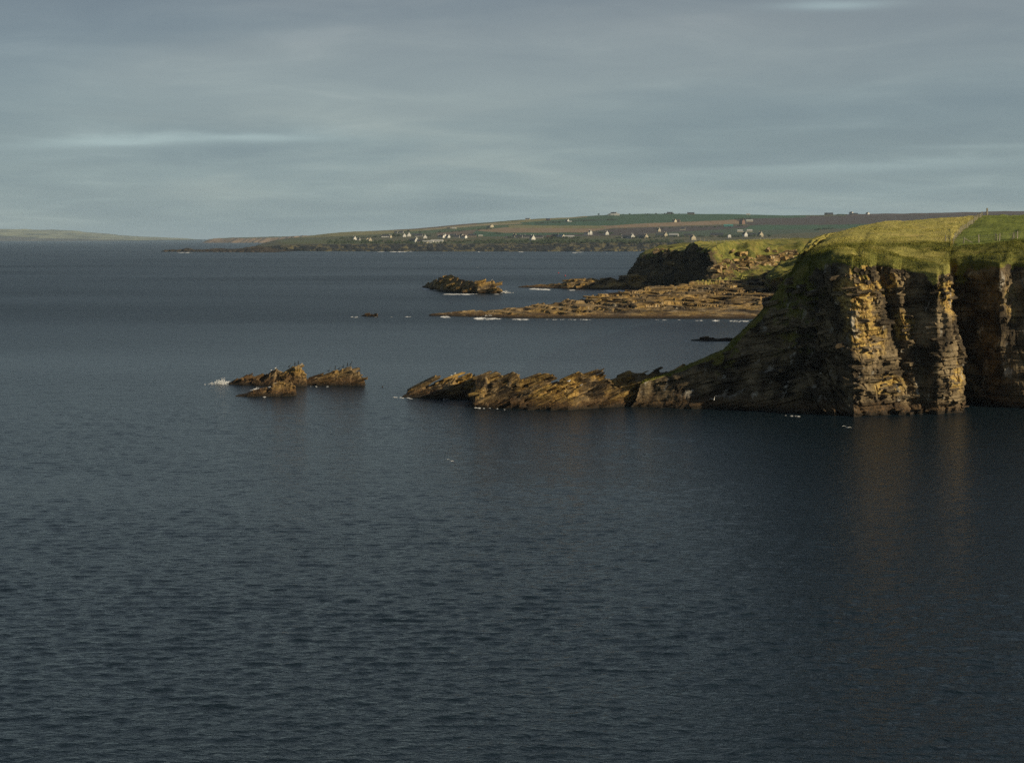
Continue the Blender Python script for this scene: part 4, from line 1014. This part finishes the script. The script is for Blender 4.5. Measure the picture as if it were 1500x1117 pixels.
for a_ in ((312, 338, 561.5, 562.5, 1.8, 1.4), (340, 400, 581, 581.5, .8, .5), (300, 335, 563, 563.5, .8, .5), (372, 384, 570, 569, 1.5, 1), (440, 480, 565.5, 566, .9, .8), (396, 440, 566.5, 567, .7, .6),
           (576, 600, 581.5, 583, 1.2, 1), (598, 640, 583.5, 585, .9, .6), (640, 690, 585, 582, 1.3, .9), (696, 745, 597, 599.5, 1.6, 1.2), (745, 800, 600, 601, .8, .5),
           (648, 650, 577, 576, 1, 1), (720, 740, 582, 580, 1.4, 1), (975, 1000, 594, 595, 1.2, .7), (1040, 1090, 598, 599, .8, .5), (1140, 1178, 608, 610, .5, .35),
           (618, 650, 422.5, 425, 2.0, 4), (728, 752, 429, 428, 3.2, 6), (650, 730, 431, 431, 1, 2), (748, 764, 420.5, 421.5, 2, 4), (770, 815, 423, 424.5, 1.2, 3), (835, 850, 425, 425, 1.4, 3), (880, 915, 426, 426, 2.0, 4),
           (505, 530, 464.3, 464.3, 1.0, 1.6), (550, 575, 464.3, 464.3, .6, .6), (595, 618, 464, 464, .8, 1.2), (638, 664, 464, 464, 2.0, 4), (696, 728, 466.5, 466.5, 3.0, 6), (726, 775, 467, 468, 1.2, 2.5), (760, 1000, 467.8, 468.6, .8, .5), (850, 895, 468, 468, 1, 2), (1020, 1130, 469.5, 471, 1.3, 1.0), (1045, 1075, 469.5, 470, 1.8, 3),
           (1003, 1014, 499.5, 499.5, 1.3, 1.4), (1030, 1085, 501, 501, .6, .5),
           (545, 562, 368.9, 368.9, .5, .16), (572, 598, 368.9, 369, .8, .25), (600, 602, 368, 368, 1.2, .3), (700, 710, 369, 369, .6, .2), (715, 722, 369, 369, .5, .15), (760, 766, 368.9, 368.9, .5, .15), (832, 845, 370.3, 370.2, .7, .25), (848, 866, 369.4, 369, .8, .3), (880, 890, 370.5, 370.5, .5, .15),
           (238, 246, 369, 369.2, .8, .25), (262, 282, 370, 370.2, .6, .15)):
    foam(*a_, seed=int(a_[0]))
o = pyd('sea_foam', FV, FF, FOAMM, None, smooth_=True); tag(o, 'white foam along the foot of the rocks and shores', 'foam', kind='stuff')
def splash(px, py, wpx, hpx, n, label, seed=0):
    r = random.Random(seed); Y = Ysea(py); V = []; Fc = []
    k = Y / F
    for i in range(n):
        t = r.gauss(0, .35); hh = max(0, 1 - abs(t) * 1.1) * (r.random() ** 1.1) * (.45 + .55 * abs(math.sin(t * 7 + seed)))
        c = Vector(((px - 750) * k + t * wpx * k, Y + r.gauss(0, .6), hh * hpx * k * (.7 + .5 * r.random()))); s = k * r.uniform(.2, .75) * (1.1 - .6 * hh); b = len(V)
        for d in ((1, 0, 0), (0, 1, 0), (-1, 0, 0), (0, -1, 0), (0, 0, 1), (0, 0, -1)): V.append(tuple(c + Vector(d) * s * r.uniform(.6, 1.2)))
        for q_ in ((0, 1, 4), (1, 2, 4), (2, 3, 4), (3, 0, 4), (1, 0, 5), (2, 1, 5), (3, 2, 5), (0, 3, 5)): Fc.append(tuple(b + j for j in q_))
    o = pyd('wave_splash', V, Fc, FOAMM, None, smooth_=True); tag(o, label, 'splash', kind='stuff')
splash(325, 562, 20, 10, 420, 'burst of white spray at the left end of the sea rocks', 1)
splash(377, 571, 10, 5, 90, 'small spray between the two left sea rocks', 2)
splash(738, 429, 14, 5, 160, 'white surf breaking at the right end of the rock island', 3)
splash(717, 464, 16, 3.5, 150, 'white surf breaking against the rock shelf', 4)

# ------------------------------------------------------------------ birds
GULLW = flat('white_plumage', (.82, .82, .80), .8, .05); GULLG = flat('grey_plumage', (.35, .37, .40)); BEAK = flat('yellow_beak', (.5, .35, .05)); DARKB = flat('black_plumage', (.018, .018, .02), .6)
def loft(rings, seg=8):
    V = []; Fc = []
    for (x, y, z, rx, rz) in rings:
        for k in range(seg):
            th = 2 * math.pi * k / seg; V.append((x + rx * math.cos(th), y, z + rz * math.sin(th)))
    for i in range(len(rings) - 1):
        for k in range(seg):
            a, b = i * seg + k, i * seg + (k + 1) % seg; Fc.append((a, b, b + seg, a + seg))
    Fc.append(tuple(range(seg))[::-1]); Fc.append(tuple((len(rings) - 1) * seg + k for k in range(seg)))
    return V, Fc
def gull_flying(name, loc, rz, label, span=1.25, lift=.35, bank=0.2, s=1.0):
    e = empty(name, loc, rz); e.rotation_euler = (0, bank, rz); e.scale = (s, s, s); tag(e, label, 'gull', 'gulls')
    V, Fc = loft([(0, -.30, .0, .01, .01), (0, -.25, .01, .03, .03), (0, -.19, .02, .045, .045), (0, -.12, .0, .055, .055), (0, 0, -.01, .075, .07), (0, .12, 0, .06, .05), (0, .22, .01, .05, .02), (0, .32, .015, .07, .008)])
    nb = len(V)
    for sx in (-1, 1):     # wings belong to the same continuous mesh: inner and outer panels bent at the wrist
        b = len(V); st = [(0.04, -.10, .10, .0), (span * .22, -.15, .08, lift * .30), (span * .36, -.10, .07, lift * .36), (span * .5, .06, .09, lift * .18)]
        for (wx, ya, yb, wz) in st:
            for (y, dz) in ((ya, 0), ((ya + yb) / 2, .018), (yb, 0), ((ya + yb) / 2, -.006)): V.append((sx * wx, y, wz + dz + .02))
        for i in range(3):
            for k in range(4):
                a, c = b + i * 4 + k, b + i * 4 + (k + 1) % 4; Fc.append((a, c, c + 4, a + 4) if sx > 0 else (a + 4, c + 4, c, a))
        Fc.append(tuple(b + 12 + k for k in range(4)))
    pyd('body', V, Fc, GULLW, e, smooth_=True)
    V, Fc = loft([(0, -.36, -.005, .004, .004), (0, -.29, .0, .012, .012)], 6); pyd('beak', V, Fc, BEAK, e)
    return e
def bird_perched(px, bv, p0, p1, label, dark=False, s=1.0, rz=0.0, rock=None, name=None):
    h = skyline(bv, px, p0, p1) if rock is None else shoot(bv, px, rock)
    if h[0] is None: return
    nm = name or ('cormorant' if dark else 'gull')
    e = empty(nm, h[0] + Vector((0, 0, .0)), rz); e.scale = (s, s, s); tag(e, label, nm, 'cormorants on the sea rocks' if dark else 'gulls')
    if dark: rg = [(0, .38, .20, .02, .01), (0, .22, .26, .05, .04), (0, .08, .33, .09, .10), (0, -.04, .45, .09, .10), (0, -.10, .58, .05, .05), (0, -.10, .70, .035, .035), (0, -.13, .78, .04, .04), (0, -.19, .79, .03, .025)]
    else: rg = [(0, .32, .22, .02, .01), (0, .20, .24, .05, .04), (0, .05, .26, .09, .09), (0, -.10, .29, .09, .10), (0, -.17, .36, .055, .06), (0, -.20, .42, .05, .05), (0, -.26, .42, .025, .025)]
    V, Fc = loft(rg); pyd('body', V, Fc, DARKB if dark else GULLW, e, smooth_=True)
    b0 = rg[-1]; V, Fc = loft([(0, b0[1] - .10, b0[2] - .01, .006, .006), (0, b0[1] + .01, b0[2], .018, .018)], 6); pyd('beak', V, Fc, BEAK, e)
    if not dark:
        for sx in (-1, 1):
            V, Fc = loft([(sx * .075, .36, .24, .01, .01), (sx * .09, .12, .28, .022, .06), (sx * .085, -.06, .31, .02, .06)], 6); pyd('wing', V, Fc, GULLG, e, smooth_=True)
    for sx in (-1, 1):
        V, Fc = box_vf(sx * .04 - .012, sx * .04 + .012, -.02, .01, -.05, .26); pyd('leg', V, Fc, DARKB if dark else BEAK, e)
gull_flying('gull', W(1241, 626, 235), R(18), 'white gull flying low over the dark water before the buttress', 1.5, .35, R(12), 1.1)
gull_flying('gull', W(1046, 585, 240), R(160), 'white gull flying with raised wings before the shadowed slope', 1.3, 1.0, R(30), 1.1)
gull_flying('gull', W(660, 675, 180), R(30), 'tiny white gull low over open water in the centre', 1.2, .4, R(20), .8)
gull_flying('gull', W(699, 392, 1100), R(20), 'distant white gull over the bay above the rock island', 1.6, .8, R(20), 1.6)
cs = [(432, 'cormorant on the top of the pale-crested rock, left of its highest point'), (437, 'cormorant on the highest point of the pale-crested rock'), (424, 'cormorant on the left shoulder of the pale crest'),
      (482, 'lowest cormorant on the back of the tilted wedge rock'), (491, 'second lowest cormorant on the back of the wedge rock'), (497, 'middle cormorant on the back of the wedge rock'), (503, 'cormorant below the tip pair on the wedge rock'),
      (509, 'left cormorant at the tip of the wedge rock'), (514, 'right cormorant at the tip of the wedge rock'), (527, 'cormorant on the far right horn of the wedge rock')]
for px, lb in cs: bird_perched(px, Ab if px < 450 else Bb, 525, 570, 'black ' + lb, True, 1.25, R(random.uniform(60, 200)))
for px, lb in ((397, 'left'), (403, 'right')): bird_perched(px, Ab, 530, 570, f'white gull standing on the pale-crested rock, {lb} one of the pair on its shoulder', False, 1.05, R(80))
for px, lb in ((661, 'leftmost of three on the orange reef crest'), (666, 'middle of three on the orange reef crest'), (684, 'standing alone furthest right on the orange reef crest')): bird_perched(px, spit_b, 540, 590, 'white gull, ' + lb, False, 1.0, R(100))
bird_perched(833, spit_b, 0, 0, 'white gull resting on the dark notch of the tilted reef beds', False, 1.3, R(90), rock=561)
bird_perched(851, spit_b, 0, 0, 'white gull resting lower down on the tilted reef beds', False, 1.3, R(60), rock=567)
bird_perched(720, Db, 395, 430, 'white gull on the right top of the brown rock island', False, 2.2, R(60))
# fishing floats
FLOATR = flat('red_float', (.55, .06, .05), .5)
for px, py, lb in ((818, 400, 'left one of two small red fishing floats in the bay'), (828, 404, 'right one of two small red fishing floats in the bay')):
    Y = Ysea(py); e = empty('fishing_float', ((px - 750) / F * Y, Y, 0)); tag(e, lb, 'fishing float', 'red floats in the bay')
    V, Fc = loft([(0, 0, 0, 0.01, 0.01)] * 2, 6)
    bm = bmesh.new(); bmesh.ops.create_uvsphere(bm, u_segments=12, v_segments=8, radius=.55); bmesh.ops.scale(bm, vec=(1, 1, .8), verts=bm.verts)
    me = bpy.data.meshes.new('ball'); bm.to_mesh(me); bm.free(); me.materials.append(FLOATR); o = put(bpy.data.objects.new('ball', me), e); o.location.z = .15
    V, Fc = box_vf(-.08, .08, -.08, .08, .5, .9); pyd('eye', V, Fc, FLOATR, e)

# ------------------------------------------------------------------ haze
HZ = bpy.data.materials.new('haze'); HZ.use_nodes = True; ht = HZ.node_tree; ht.nodes.clear()
ho = ht.nodes.new('ShaderNodeOutputMaterial'); hv = ht.nodes.new('ShaderNodeVolumePrincipled'); ht.links.new(hv.outputs[0], ho.inputs['Volume'])
hv.inputs['Density'].default_value = 2.4e-5; hv.inputs['Color'].default_value = (.58, .78, 1.0, 1); hv.inputs['Anisotropy'].default_value = 0.0
V, Fc = box_vf(-92000, 92000, -500, 132000, -5, 260)
hz_o = pyd('haze', V, Fc, HZ); tag(hz_o, 'thin pale sea haze over the whole bay', kind='stuff')
